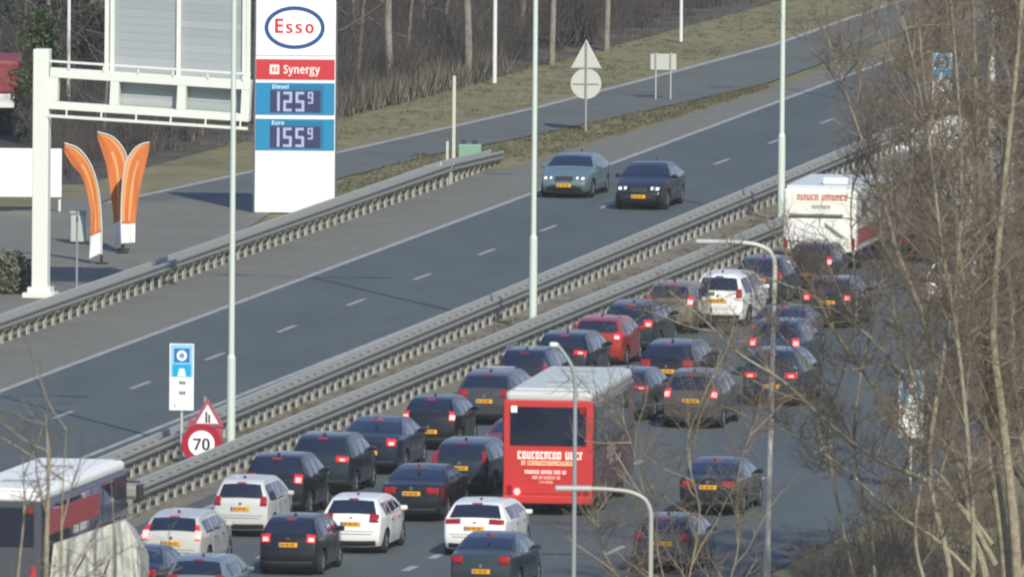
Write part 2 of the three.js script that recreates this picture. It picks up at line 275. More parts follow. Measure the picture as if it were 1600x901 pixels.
// roadside marker posts and box at the rail end
{
  const p = thing('marker_post', 'slim cream marker post beside the pale green roadside box', 'post', -8.95, 0, -105.4, YAW);
  add(p, 'shaft', box(0.11, 2.95, 0.09, 0, 1.475, 0), M(C(0.55, 0.54, 0.44), 0.6)); add(p, 'side_post', box(0.09, 0.7, 0.08, -0.22, 0.35, 0.1), M(C(0.5, 0.5, 0.45), 0.6));
  const b = thing('roadside_box', 'pale green roadside box with two dark caps at the end of the rail', 'box', -8.7, 0, -107.2, YAW);
  add(b, 'body', rbox(0.8, 0.5, 0.5, 0.05, 0, 0.25, 0), M(C(0.2, 0.34, 0.26), 0.6)); for (const x of [-0.2, 0.17]) add(b, 'cap', rbox(0.17, 0.15, 0.3, 0.03, x, 0.57, 0), M(C(0.03, 0.05, 0.06), 0.6));
}
// backs of the triangle and round sign
{
  const t = thing('road_sign', 'grey back of a triangle sign above a round sign on one post', 'road sign', -7.35, 0, -123.5, YAW);
  const s = new THREE.Shape(); const R = 0.66; for (let i = 0; i < 3; i++) { const a = Math.PI / 2 + i * 2.0944; s[i ? 'lineTo' : 'moveTo'](Math.cos(a) * R * 0.92, Math.sin(a) * R); } s.closePath();
  const bk = M(C(0.52, 0.54, 0.49), 0.5, 0.15);
  add(t, 'triangle_plate', new THREE.ExtrudeGeometry(s, { depth: 0.03, bevelSize: 0.03, bevelThickness: 0.01, bevelSegments: 2 }).translate(0, 2.55, -0.08), bk);
  add(t, 'round_plate', new THREE.CylinderGeometry(0.54, 0.54, 0.04, 40).rotateX(Math.PI / 2).translate(0, 1.68, -0.06), bk);
  add(t, 'post', cyl(0.04, 0.04, 3.15), M(C(0.34, 0.35, 0.34), 0.5, 0.2));
  for (const [y, w] of [[2.25, 1.1], [1.68, 0.9]]) add(t, 'clamp', box(w, 0.05, 0.03, 0, y, -0.02), M(C(0.36, 0.37, 0.35), 0.5, 0.2));
}
{
  const t = thing('road_sign', 'small grey back of a rectangular sign on two posts by the slip road', 'road sign', -7.75, 0, -143, YAW);
  for (let i = 0; i < 5; i++) add(t, 'panel', box(0.185, 0.58, 0.04, -0.37 + i * 0.187, 1.36, -0.06), M(C(0.5, 0.52, 0.47), 0.5, 0.15));
  for (const x of [-0.27, 0.27]) add(t, 'post', cyl(0.035, 0.035, 1.7, x, 0, 0), M(C(0.42, 0.43, 0.41), 0.5, 0.2));
}
// blue and white information signs
{
  const map = canvasTex(192, 512, (c, W, H) => {
    c.fillStyle = '#f2f4f0'; c.fillRect(0, 0, W, H); c.fillStyle = '#8cc9ee'; c.fillRect(8, 8, W - 16, 250); c.fillStyle = '#2f6fa8'; c.fillRect(34, 36, 124, 110);
    c.strokeStyle = '#eef3f8'; c.lineWidth = 22; c.beginPath(); c.arc(96, 92, 30, 0, 7); c.stroke(); c.fillStyle = '#b9a9bd'; c.fillRect(88, 84, 16, 16);
    c.fillStyle = '#12a3d2'; c.fillRect(24, 158, W - 48, 96); c.fillStyle = '#dff4fb'; c.beginPath(); c.moveTo(62, 250); c.lineTo(76, 190); c.lineTo(116, 190); c.lineTo(130, 250); c.fill();
    c.fillStyle = '#4a4f55'; for (const y of [288, 366]) { c.fillRect(76, y, 14, 26); c.fillRect(94, y, 16, 26); c.fillRect(114, y, 12, 26); } c.fillStyle = '#8c9296'; c.fillRect(36, 466, 12, 26);
  });
  const info = (label, u, v, h = 3.32) => {
    const t = thing('information_sign', label, 'road sign', v, 0, -u, YAW * 0.6);
    const [g, m] = plate(0.68, 1.86, 0.05, M(C(1, 1, 1), 0.45, 0, { map }), greyBackM); add(t, 'panel', g, m).position.set(0, h - 0.93, 0.07);
    add(t, 'post', cyl(0.04, 0.04, h - 0.05), M(C(0.55, 0.56, 0.52), 0.5, 0.2));
    for (const y of [0.3, 1.5]) add(t, 'bracket', box(0.4, 0.05, 0.04, 0, h - 1.86 + y, 0.025), greyBackM);
  };
  info('blue and white information sign in the median beside the red-bordered speed sign', -28.2, 6.5);
  info('blue and white information sign far along the road behind bare twigs, above the white lorry', 118, 6.2);
  info('blue and white information sign on the right verge, half hidden by branches', -32.4, 27.7);
}
{
  const t = thing('speed_sign', 'red-ringed speed limit sign reading 70 under a triangular warning sign', 'road sign', 7.25, 0, -(-28.7), YAW * 0.6);
  const map = canvasTex(256, 256, (c, W) => { c.fillStyle = '#a3172e'; c.fillRect(0, 0, W, W); c.fillStyle = '#f6f4f6'; c.beginPath(); c.arc(128, 128, 84, 0, 7); c.fill(); c.fillStyle = '#20242a'; c.font = 'bold 104px sans-serif'; c.textAlign = 'center'; c.textBaseline = 'middle'; c.fillText('70', 128, 132); });
  const g = new THREE.CylinderGeometry(0.56, 0.56, 0.05, 48); g.rotateX(Math.PI / 2);
  { const p = g.attributes.position, uv = g.attributes.uv; for (let i = 0; i < p.count; i++) uv.setXY(i, 0.5 + p.getX(i) / 1.12, 0.5 + p.getY(i) / 1.12); }
  const rim = M(C(0.36, 0.075, 0.11), 0.5);
  add(t, 'round_plate', g, [rim, M(C(1, 1, 1), 0.45, 0, { map }), greyBackM]).position.set(-0.08, 0.58, 0.09);
  const tri = (r, d, z) => { const s = new THREE.Shape(); for (let i = 0; i < 3; i++) { const a = Math.PI / 2 + i * 2.0944; s[i ? 'lineTo' : 'moveTo'](Math.cos(a) * r, Math.sin(a) * r); } s.closePath(); return new THREE.ExtrudeGeometry(s, { depth: d, bevelSize: 0.03, bevelThickness: 0.004, bevelSegments: 2 }).translate(0.08, 1.32, z); };
  add(t, 'triangle_plate', tri(0.50, 0.03, 0.05), rim); add(t, 'triangle_face', tri(0.32, 0.006, 0.088), whiteM);
  add(t, 'symbol', merge([box(0.05, 0.3, 0.01, 0.05, 1.32, 0.103), box(0.05, 0.22, 0.01, 0.13, 1.28, 0.103)]), darkM);
  add(t, 'backing_board', rbox(0.96, 0.5, 0.03, 0.01, 0.02, 1.0, 0.03), rim);
  add(t, 'post', cyl(0.04, 0.04, 1.9), greyPoleM);
}
// ---------------------------------------------------------------- vehicles
const glassM = P(C(0.013, 0.018, 0.036), { roughness: 0.06, metalness: 0, clearcoat: 1, clearcoatRoughness: 0.03 });
const tyreM = M(C(0.02, 0.02, 0.021), 0.85), rimM = M(C(0.42, 0.43, 0.44), 0.35, 0.7), trimM = M(C(0.025, 0.026, 0.028), 0.6), chromeM = M(C(0.6, 0.6, 0.6), 0.2, 0.9);
const tailM = P(C(0.30, 0.012, 0.016), { roughness: 0.2 }), brakeM = P(C(0.5, 0.02, 0.02), { roughness: 0.2, emissive: C(1, 0.03, 0.03), emissiveIntensity: 0.22 }), bulbOnM = P(C(0.6, 0.1, 0.1), { roughness: 0.2, emissive: C(1, 0.2, 0.19), emissiveIntensity: 3.4 }), brakeDimM = P(C(0.35, 0.015, 0.02), { roughness: 0.2, emissive: C(1, 0.05, 0.07), emissiveIntensity: 0.15 });
const headM = P(C(0.75, 0.77, 0.8), { roughness: 0.12 }), headOnM = P(C(0.8, 0.8, 0.8), { roughness: 0.12, emissive: C(1, 1, 1), emissiveIntensity: 0.35 });
const lensM = P(C(0.10, 0.11, 0.12), { roughness: 0.1, clearcoat: 1 });
const plateTex = canvasTex(128, 28, (c, W, H) => { c.fillStyle = '#e8a818'; c.fillRect(0, 0, W, H); c.fillStyle = '#2a4ea0'; c.fillRect(0, 0, 10, H); c.fillStyle = '#2b2410'; let x = 18; for (const w of [10, 10, 4, 10, 10, 4, 10, 10]) { if (w > 5) c.fillRect(x, 6, w - 3, 17); else c.fillRect(x, 13, 3, 3); x += w + 3; } });
const plateM = M(C(1, 1, 1), 0.5, 0, { map: plateTex });
const PROF = { // side outlines: metres from the rear, metres up
  hatch: { W: 1.74, belt: 0.96, tum: 0.30, p: [[.12, .22], [.03, .34], [0, .52], [.03, .74], [.08, .92], [.14, 1.02], [.30, 1.22], [.46, 1.37], [.62, 1.425], [1, 1.46], [1.7, 1.47], [2.2, 1.44], [2.55, 1.36], [2.9, 1.17], [3.2, 1], [3.55, .93], [3.85, .8], [3.98, .66], [4.04, .5], [4, .34], [3.9, .22]], wh: [.72, 3.2], rw: [1.03, 1.36], fw: [1.02, 1.38], lamp: [.84, 1.04, .62, .93], plate: .8, side: [[.62, 1.3], [1.38, 2.05], [2.12, 2.95]], hl: [.62, .8], bump: .5 },
  sedan: { W: 1.8, belt: 0.95, tum: 0.34, p: [[.12, .24], [.02, .36], [0, .55], [.02, .78], [.05, .97], [.16, 1.03], [.6, 1.07], [.95, 1.21], [1.35, 1.365], [1.8, 1.43], [2.3, 1.435], [2.7, 1.38], [3.1, 1.18], [3.45, 1], [3.9, .92], [4.3, .8], [4.52, .66], [4.6, .5], [4.56, .34], [4.45, .22]], wh: [.95, 3.72], rw: [1.1, 1.36], fw: [1.04, 1.36], lamp: [.78, .95, .52, .93], plate: .8, side: [[1.02, 1.35], [1.42, 2.2], [2.28, 3.2]], hl: [.6, .76], bump: .5 },
  suv: { W: 1.84, belt: 1.08, tum: 0.26, p: [[.12, .3], [.03, .42], [0, .62], [.03, .86], [.07, 1.06], [.14, 1.14], [.3, 1.4], [.42, 1.55], [.6, 1.62], [1, 1.66], [1.9, 1.66], [2.3, 1.62], [2.6, 1.5], [2.95, 1.25], [3.25, 1.1], [3.7, 1.03], [4.1, .92], [4.3, .76], [4.39, .58], [4.35, .4], [4.25, .28]], wh: [.8, 3.5], rw: [1.17, 1.53], fw: [1.13, 1.54], lamp: [.95, 1.18, .64, .93], plate: .92, side: [[.5, 1.12], [1.2, 1.95], [2.02, 2.95]], hl: [.74, .92], bump: .58 },
  mpv: { W: 1.78, belt: 1.0, tum: 0.24, p: [[.1, .24], [.02, .36], [0, .56], [.02, .8], [.05, 1], [.09, 1.06], [.18, 1.3], [.28, 1.48], [.46, 1.58], [.9, 1.62], [1.9, 1.63], [2.3, 1.58], [2.75, 1.4], [3.2, 1.12], [3.4, 1.02], [3.75, .92], [4.05, .78], [4.2, .64], [4.29, .5], [4.25, .34], [4.15, .22]], wh: [.75, 3.4], rw: [1.1, 1.47], fw: [1.08, 1.5], lamp: [.9, 1.16, .72, .95], plate: .82, side: [[.34, 1.1], [1.18, 1.95], [2.02, 3.0]], hl: [.62, .8], bump: .52 },
  van: { W: 1.72, belt: 1.05, tum: 0.16, p: [[.06, .26], [0, .36], [0, .6], [.02, .95], [.04, 1.1], [.07, 1.3], [.12, 1.62], [.24, 1.78], [.5, 1.82], [2.2, 1.83], [2.6, 1.75], [3, 1.45], [3.3, 1.15], [3.6, 1.02], [3.9, .92], [4.2, .76], [4.35, .6], [4.4, .48], [4.35, .32], [4.25, .24]], wh: [.75, 3.5], rw: [1.14, 1.6], fw: [1.12, 1.62], lamp: [1.1, 1.5, .86, .97], plate: .72, side: [[.3, 1.2], [1.3, 2.1], [2.2, 3.05]], hl: [.64, .84], bump: .54 },
  estate: { W: 1.8, belt: 0.98, tum: 0.3, p: [[.1, .24], [.02, .36], [0, .55], [.02, .8], [.06, .96], [.12, 1.03], [.3, 1.22], [.5, 1.39], [.7, 1.44], [1.4, 1.49], [2.2, 1.49], [2.6, 1.46], [2.95, 1.36], [3.3, 1.17], [3.6, 1.01], [4, .93], [4.4, .8], [4.58, .66], [4.65, .5], [4.6, .34], [4.5, .22]], wh: [.9, 3.72], rw: [1.06, 1.38], fw: [1.04, 1.38], lamp: [.82, 1.02, .6, .94], plate: .72, side: [[.62, 1.42], [1.5, 2.3], [2.38, 3.3]], hl: [.62, .79], bump: .5 },
};
const variant = (b, kx, ky, more) => { const D = PROF[b], f = a => a.map(q => q * ky); return { ...D, p: D.p.map(([l, y]) => [l * kx, y * ky]), wh: D.wh.map(q => q * kx), side: D.side.map(a => a.map(q => q * kx)), belt: D.belt * ky, rw: f(D.rw), fw: f(D.fw), hl: f(D.hl), bump: D.bump * ky, plate: D.plate * ky, lamp: [D.lamp[0] * ky, D.lamp[1] * ky, D.lamp[2], D.lamp[3]], ...more }; };
PROF.hatch2 = variant('hatch', 0.95, 1.02, { lamp: [.86, 1.12, .76, .95], plate: .56, W: 1.68 }); PROF.hatch3 = variant('hatch', 1.05, 1.0, { lamp: [.88, 1.0, .46, .94], plate: .78, W: 1.8 });
PROF.sedan2 = variant('sedan', 1.04, 1.01, { lamp: [.8, .99, .6, .94], plate: .62, W: 1.84 }); PROF.estate2 = variant('estate', 1.02, 0.98, { lamp: [.84, 1.2, .8, .95], plate: .76, W: 1.78 });
PROF.mpv2 = variant('mpv', 1.03, 1.03, { lamp: [.86, 1.02, .5, .94], plate: .62, W: 1.84 }); PROF.suv2 = variant('suv', 1.0, 0.96, { lamp: [.92, 1.06, .52, .94], plate: .7, W: 1.82 });
const shells = {};
function shellOf(type) {
  if (shells[type]) return shells[type];
  const D = PROF[type], c = new THREE.CatmullRomCurve3(D.p.map(([l, y]) => V3(l, y, 0)), false, 'centripetal'), N = 130, pts = c.getPoints(N).map(p => [p.x, p.y]);
  const Lx = Math.max(...pts.map(p => p[0])), H = Math.max(...pts.map(p => p[1])), R = 0.075;
  const nor = pts.map((p, i) => { const a = pts[Math.max(0, i - 1)], b = pts[Math.min(N, i + 1)], dx = b[0] - a[0], dy = b[1] - a[1], q = Math.hypot(dx, dy); return [-dy / q, dx / q]; });
  const hw = (l, y) => {
    let w = D.W / 2; const k = l / Lx;
    if (k < 0.35) w -= 0.11 * Math.pow(1 - k / 0.35, 2.2); if (k > 0.62) w -= 0.17 * Math.pow((k - 0.62) / 0.38, 2.2);
    if (y > D.belt) w -= D.tum * Math.pow((y - D.belt) / (H - D.belt), 1.15) * 0.95 * (H - D.belt) / 0.5;
    if (y < 0.55) w -= 0.05 * Math.pow((0.55 - y) / 0.33, 2);
    return w;
  };
  const at = (i, t, off = 0) => { // point of the skin: profile index (may be fractional), -1..1 across
    const a = Math.floor(Math.min(i, N - 1e-6)), f = i - a, l0 = pts[a][0] + (pts[a + 1][0] - pts[a][0]) * f, y0 = pts[a][1] + (pts[a + 1][1] - pts[a][1]) * f, nx = nor[a][0] + (nor[a + 1][0] - nor[a][0]) * f, ny = nor[a][1] + (nor[a + 1][1] - nor[a][1]) * f;
    const w = hw(l0 - nx * R, y0 - ny * R), e = Math.max(0, (Math.abs(t) * w - (w - R)) / R), rd = R * (1 - Math.sqrt(Math.max(0, 1 - e * e))), end = Math.abs(nx), cr = (0.02 + 0.05 * end) * (1 - t * t) - 0.0;
    const k = off + cr - rd - (0.0);
    return V3(t * w + Math.sign(t) * e * off, y0 + ny * k, Lx / 2 - (l0 + nx * k));
  };
  const grid = (nu, nv, fn) => {
    const pos = [], uv = [], idx = [];
    for (let i = 0; i <= nu; i++) for (let j = 0; j <= nv; j++) { const p = fn(i / nu, j / nv); pos.push(p.x, p.y, p.z); uv.push(j / nv, i / nu); }
    for (let i = 0; i < nu; i++) for (let j = 0; j < nv; j++) { const q = i * (nv + 1) + j; idx.push(q, q + 1, q + nv + 1, q + 1, q + nv + 2, q + nv + 1); }
    const g = new THREE.BufferGeometry(); g.setAttribute('position', new THREE.Float32BufferAttribute(pos, 3)); g.setAttribute('uv', new THREE.Float32BufferAttribute(uv, 2)); g.setIndex(idx); g.computeVertexNormals(); return g;
  };
  const fi = (y, front) => { // profile index where the rear (or front) half reaches height y
    if (!front) { for (let i = 0; i < N; i++) if (pts[i][1] <= y && pts[i + 1][1] > y && pts[i][0] < Lx * 0.45) return i + (y - pts[i][1]) / (pts[i + 1][1] - pts[i][1]); return 0; }
    for (let i = N; i > 0; i--) if (pts[i][1] <= y && pts[i - 1][1] > y && pts[i][0] > Lx * 0.4) return i - (y - pts[i][1]) / (pts[i - 1][1] - pts[i][1]); return N;
  };
  const ins = pts.map((p, i) => [p[0] - nor[i][0] * R, p[1] - nor[i][1] * R]);
  const topAt = l => { let m = -1; for (let i = 0; i < N; i++) { const [a, b] = [ins[i], ins[i + 1]]; if ((a[0] - l) * (b[0] - l) <= 0 && a[0] !== b[0]) m = Math.max(m, a[1] + (b[1] - a[1]) * (l - a[0]) / (b[0] - a[0])); } return m; };
  const botAt = l => { let m = 9; for (let i = 0; i < N; i++) { const [a, b] = [ins[i], ins[i + 1]]; if ((a[0] - l) * (b[0] - l) <= 0 && a[0] !== b[0]) m = Math.min(m, a[1] + (b[1] - a[1]) * (l - a[0]) / (b[0] - a[0])); } return m; };
  const ground = pts[0][1], wr = type === 'suv' ? 0.35 : 0.315;
  const l0 = Math.min(...ins.map(p => p[0])) + 1e-3, l1 = Math.max(...ins.map(p => p[0])) - 1e-3;
  const under = l => { let y = Math.min(ground + 0.02, 9); const b = botAt(l), t = topAt(l); y = (l < ins[0][0] || l > ins[N][0]) ? b : ground; for (const x of D.wh) { const d = Math.abs(l - x), r = wr + 0.06; if (d < r) y = Math.max(y, wr + Math.sqrt(r * r - d * d)); } return Math.min(y, t); };
  const sideG = s => grid(110, 16, (a, b) => { const l = l0 + (l1 - l0) * (0.5 - 0.5 * Math.cos(a * Math.PI)), y0 = under(l), y = y0 + (topAt(l) - y0) * b; return V3(s * hw(l, y), y, Lx / 2 - l); });
  const skin = grid(N, 26, (a, b) => { const t = b * 2 - 1, q = Math.sign(t) * (1 - Math.pow(1 - Math.abs(t), 1.8)); return at(a * N, q); });
  const body = merge([skin, sideG(1), sideG(-1)]);
  const patch = (front, y0, y1, t0, t1, off = 0.006, nu = 6, nv = 10) => { const a = fi(y0, front), b = fi(y1, front); return grid(nu + 2, nv + 2, (p, q) => { const e = p === 0 || p === 1 || q === 0 || q === 1, P1 = Math.min(1, Math.max(0, (p * (nu + 2) - 1) / nu)), Q1 = Math.min(1, Math.max(0, (q * (nv + 2) - 1) / nv)); return at(a + (b - a) * P1, t0 + (t1 - t0) * Q1, e ? -0.02 : off); }); };
  const sidePatch = (s, la, lb, yl, yh, off = 0.006, slant = 0) => grid(16, 6, (p, q) => { const e = p === 0 || p === 1 || q === 0 || q === 1, P1 = Math.min(1, Math.max(0, (p * 16 - 1) / 14)), Q1 = Math.min(1, Math.max(0, (q * 6 - 1) / 4)), l = la + (lb - la) * P1, lo = yl(l), hi = Math.max(lo, yh(l)), y = lo + (hi - lo) * Q1; return V3(s * (hw(l, y) + (e ? -0.015 : off)), y, Lx / 2 - l); });
  const parts = [];
  const ad = (name, geo, mat) => parts.push([name, geo, mat]);
  ad('body', body, 'paint');
  ad('underbody', box(D.W - 0.3, 0.3, Lx - 0.5, 0, ground + 0.16, 0), 'trim');
  ad('rear_window', patch(false, D.rw[0], D.rw[1], -0.84, 0.84), 'glass');
  ad('windscreen', patch(true, D.fw[0], D.fw[1], -0.88, 0.88), 'glass');
  for (const s of [1, -1]) for (const [a, b] of D.side) ad('side_window', sidePatch(s, a, b, () => D.belt + 0.03, l => Math.min(topAt(l) - 0.05, H - 0.16)), 'glass');
  for (const s of [1, -1]) for (const [a, b] of [[D.wh[0] + 0.4, D.side[1][1] + 0.03], [D.side[1][1] + 0.06, D.wh[1] - 0.36]]) { ad('door', sidePatch(s, a, b, () => 0.34, () => D.belt - 0.01, 0.004), 'paint'); ad('door_handle', rbox(0.03, 0.03, 0.16, 0.01, s * (hw(a + 0.2, D.belt - 0.12) + 0.015), D.belt - 0.12, Lx / 2 - a - 0.22), 'trim'); }
  const [ly0, ly1, lt0, lt1] = D.lamp;
  for (const s of [1, -1]) { const ym = ly0 + (ly1 - ly0) * 0.62, tm = (lt0 + lt1) / 2; ad('tail_light', s > 0 ? patch(false, ly0, ly1, lt0, lt1, 0.014) : patch(false, ly0, ly1, -lt1, -lt0, 0.014), 'tail'); parts.push(['bulb', s > 0 ? patch(false, ly0 + 0.03, ym, tm - 0.08, tm + 0.1, 0.02) : patch(false, ly0 + 0.03, ym, -tm - 0.1, -tm + 0.08, 0.02), 'bulb']); }
  ad('brake_light', patch(false, D.rw[1] + 0.005, D.rw[1] + 0.035, -0.2, 0.2, 0.012), 'brakeTop');
  if (!D.p.some(q => q[0] === 3.45 && q[1] === 1)) ad('rear_wiper', box(0.5, 0.025, 0.02).rotateZ(0.12).translate(0.1, D.rw[0] + 0.07, at(fi(D.rw[0] + 0.07, false), 0).z + 0.02), 'trim');
  ad('tailgate_seam', patch(false, D.bump + 0.03, D.bump + 0.045, -0.72, 0.72, 0.003), 'trim');
  ad('antenna', box(0.05, 0.06, 0.14, 0, H + 0.03, Lx / 2 - (D.rw[1] > 1.45 ? 0.7 : 1.1)), 'trim');
  ad('rear_bumper_trim', patch(false, ground + 0.04, ground + 0.16, -0.86, 0.86, 0.012), 'trim');
  ad('bumper_seam', patch(false, D.bump + 0.1, D.bump + 0.112, -0.95, 0.95, 0.003), 'trim');
  const pz = at(fi(D.plate, false), 0), pf = at(fi(0.5, true), 0);
  const pg = new THREE.BoxGeometry(0.52, 0.115, 0.02); ad('license_plate', pg.clone().translate(0, D.plate, pz.z + 0.02), 'plate');
  ad('license_plate', pg.clone().rotateY(Math.PI).translate(0, 0.47, pf.z - 0.03), 'plate');
  ad('badge', new THREE.CylinderGeometry(0.045, 0.045, 0.02, 16).rotateX(Math.PI / 2).translate(0, D.plate + 0.14, at(fi(D.plate + 0.14, false), 0).z + 0.006), 'chrome');
  for (const s of [1, -1]) { const a = D.hl[0] + 0.03, b = D.hl[1]; ad('headlight', s > 0 ? patch(true, a, b, 0.5, 0.93, 0.012) : patch(true, a, b, -0.93, -0.5, 0.012), 'lens'); for (const [p, q] of [[0.54, 0.64], [0.76, 0.9]]) parts.push(['bulb', s > 0 ? patch(true, a + 0.02, b - 0.03, p, q, 0.018) : patch(true, a + 0.02, b - 0.03, -q, -p, 0.018), 'head']); }
  ad('air_intake', patch(true, ground + 0.14, ground + 0.24, -0.62, 0.62, 0.01), 'trim');
  ad('grille', patch(true, D.hl[0] - 0.02, D.hl[1] - 0.03, -0.4, 0.4, 0.008), 'trim');
  ad('front_bumper_trim', patch(true, ground + 0.05, ground + 0.2, -0.8, 0.8, 0.01), 'trim');
  for (const s of [1, -1]) ad('door_mirror', rbox(0.2, 0.13, 0.14, 0.05, s * (D.W / 2 + 0.06), D.belt + 0.08, Lx / 2 - D.side[2][1] + 0.22), 'paint');
  const ty = new THREE.LatheGeometry([[wr * 0.62, -0.1], [wr * 0.9, -0.105], [wr * 0.98, -0.08], [wr, 0], [wr * 0.98, 0.08], [wr * 0.9, 0.105], [wr * 0.62, 0.1]].map(a => new THREE.Vector2(...a)), 26).rotateZ(Math.PI / 2);
  const spokes = []; for (let i = 0; i < 5; i++) spokes.push(box(0.02, wr * 0.56, 0.05, 0.09, wr * 0.3, 0).rotateX(i * 1.2566));
  const rim = s => { const g = merge([new THREE.CylinderGeometry(wr * 0.64, wr * 0.64, 0.12, 24, 1, true).rotateZ(Math.PI / 2), new THREE.CylinderGeometry(wr * 0.62, wr * 0.62, 0.02, 20).rotateZ(Math.PI / 2).translate(0.02, 0, 0), ...spokes.map(q => q.clone())]); return s > 0 ? g : g.rotateY(Math.PI); };
  for (const s of [1, -1]) for (const x of D.wh) { const q = [s * (D.W / 2 - 0.13), wr, Lx / 2 - x]; parts.push(['wheel', ty.clone(), 'tyre', q, rim(s)]); }
  for (const x of D.wh) ad('wheel_housing', box(D.W - 0.42, wr + 0.28, wr * 2.1, 0, wr * 0.9 + 0.1, Lx / 2 - x), 'trim');
  return shells[type] = { parts, L: Lx, H, W: D.W };
}
const paints = {};
const paint = (r, g, b, x = {}) => paints[[r, g, b]] ??= P(C(r, g, b), x);
function car(type, label, u, v, col, o = {}) {
  const S = shellOf(type), t = thing(o.name ?? 'car', label, o.cat ?? 'car', v, 0, -(u + S.L / 2), (o.oncoming ? Math.PI : 0) + (o.turn ?? 0), o.group);
  { const s0 = seed; seed = Math.round(u * 37 + v * 911); const k = o.size ?? 1; t.scale.set(k * rr(0.97, 1.02), k * rr(0.96, 1.03), k * rr(0.95, 1.05)); seed = s0; }
  const body = Array.isArray(col) ? paint(...col) : col;
  const mats = { paint: body, glass: glassM, trim: trimM, chrome: chromeM, plate: plateM, tyre: tyreM, tail: o.brake ? brakeM : tailM, bulb: o.brake ? bulbOnM : tailM, brakeTop: o.brake ? brakeDimM : tailM, head: o.lights ? headOnM : headM, lens: lensM };
  for (const [n, g, m, q, rg] of S.parts) { const e = add(t, n, g, mats[m]); if (q?.length) { e.position.set(...q); add(e, 'rim', rg, rimM); } }
  if (o.rails) for (const s of [1, -1]) add(t, 'roof_rail', rbox(0.04, 0.05, 1.9, 0.015, s * (S.W / 2 - 0.26), S.H + 0.02, 0.35), chromeM);
  if (o.sill) add(t, 'rear_ledge', rbox(S.W * 0.62, 0.03, 0.1, 0.01, 0, o.sill, S.L / 2 - 0.02), whiteM);
  if (o.topbox) { add(t, 'roof_box', rbox(0.8, 0.32, 1.6, 0.12, 0.1, S.H + 0.22, 0.2), o.topbox); }
  if (o.sunroof) add(t, 'sunroof', rbox(0.9, 0.02, 0.7, 0.008, 0, S.H + 0.012, -0.1), glassM);
  return t;
}
const BK = [0.010, 0.012, 0.015], NAVY = [0.014, 0.022, 0.04], TEAL = [0.014, 0.028, 0.034], GREY = [0.05, 0.055, 0.06], WHITE = [0.78, 0.78, 0.76], SILVER = [0.45, 0.46, 0.45], TAN = [0.16, 0.14, 0.11];
const Q = 'cars queuing in the right carriageway';
// left lane of the queue, from the front of the picture backwards
car('estate2', 'silver estate car, nearest of the left lane, beside the tarpaulin-covered trailer', -64.6, 13.05, [0.50, 0.50, 0.47], { brake: true, group: Q });
car('mpv', 'small white upright car with tall red lamps, ahead of the silver estate', -53.2, 12.75, [0.55, 0.55, 0.53], { group: Q, size: 0.92 });
car('suv', 'dark car with big glowing lamp, ahead of the small white upright car', -46.8, 12.5, BK, { brake: true, group: Q });
car('suv2', 'dark teal off-road car with lit right lamp by the posts of the guard rail', -38.9, 12.35, TEAL, { brake: true, group: Q });
car('sedan2', 'dark saloon with one bright brake light behind the black hatchback', -31.2, 12.35, NAVY, { brake: true, group: Q });
car('hatch2', 'black hatchback with small silver badge and yellow plate, left of the red coach', -22.2, 12.45, BK, { brake: true, group: Q });
car('estate', 'grey estate car with pale roof edge just left of the coach roof', -12.6, 12.4, GREY, { group: Q, sunroof: true });
car('mpv', 'dark people carrier with white roof rails, hidden up to its roof behind the grey estate', -4.4, 12.1, NAVY, { rails: true, group: Q });
car('hatch3', 'dark hatchback with pink third brake light beyond the coach roof', 3.4, 11.95, BK, { brake: true, group: Q });
car('hatch', 'bright red hatchback with shining tailgate in the left lane', 10.4, 11.8, [0.30, 0.028, 0.02], { brake: true, group: Q });
car('estate', 'dark estate car just ahead of the bright red hatchback', 16.3, 11.8, TEAL, { brake: true, group: Q });
car('hatch2', 'tan brown car between the dark estate and the white people carrier', 25.2, 11.6, TAN, { brake: true, group: Q });
car('mpv', 'white people carrier with dark rear window at the top of the queue', 28.60, 12.67, WHITE, { group: Q, turn: -0.04 });
car('hatch', 'dark blue car ahead of the white people carrier, roof just showing', 38.2, 12.3, NAVY, { group: Q });
car('hatch2', 'small dark car right behind the white motorhome', 44.6, 12.9, BK, { brake: true, group: Q });
// second lane
car('sedan', 'dark saloon towing the tarpaulin-covered trailer', -75.1, 13.85, NAVY, { group: Q });
car('hatch', 'pale blue-roofed car cut off by the bottom edge of the picture', -77.60, 16.10, [0.13, 0.17, 0.21], { group: Q });
car('hatch', 'black hatchback with yellow plate at the front of the second lane', -64.80, 16.17, BK, { brake: true, group: Q });
car('hatch', 'white hatchback with dark rear window between two black cars', -57.6, 16.55, WHITE, { group: Q });
car('sedan', 'black saloon with glinting right lamp ahead of the white hatchback', -46.9, 16.3, BK, { group: Q });
car('estate2', 'dark teal estate car beside the lower left corner of the red coach', -37.4, 15.95, TEAL, { group: Q });
car('sedan', 'dull red saloon half hidden behind the left side of the coach', -29.6, 16.05, [0.16, 0.025, 0.03], { group: Q });
car('mpv', 'navy people carrier hidden behind the upper left corner of the coach', -18.5, 16.2, NAVY, { group: Q });
car('hatch3', 'dark grey hatchback beyond the right front corner of the coach', -9.8, 15.9, GREY, { brake: true, group: Q });
car('estate', 'black estate car under the long bare branch, left of two cars with lit lamps', 0.2, 15.6, BK, { group: Q });
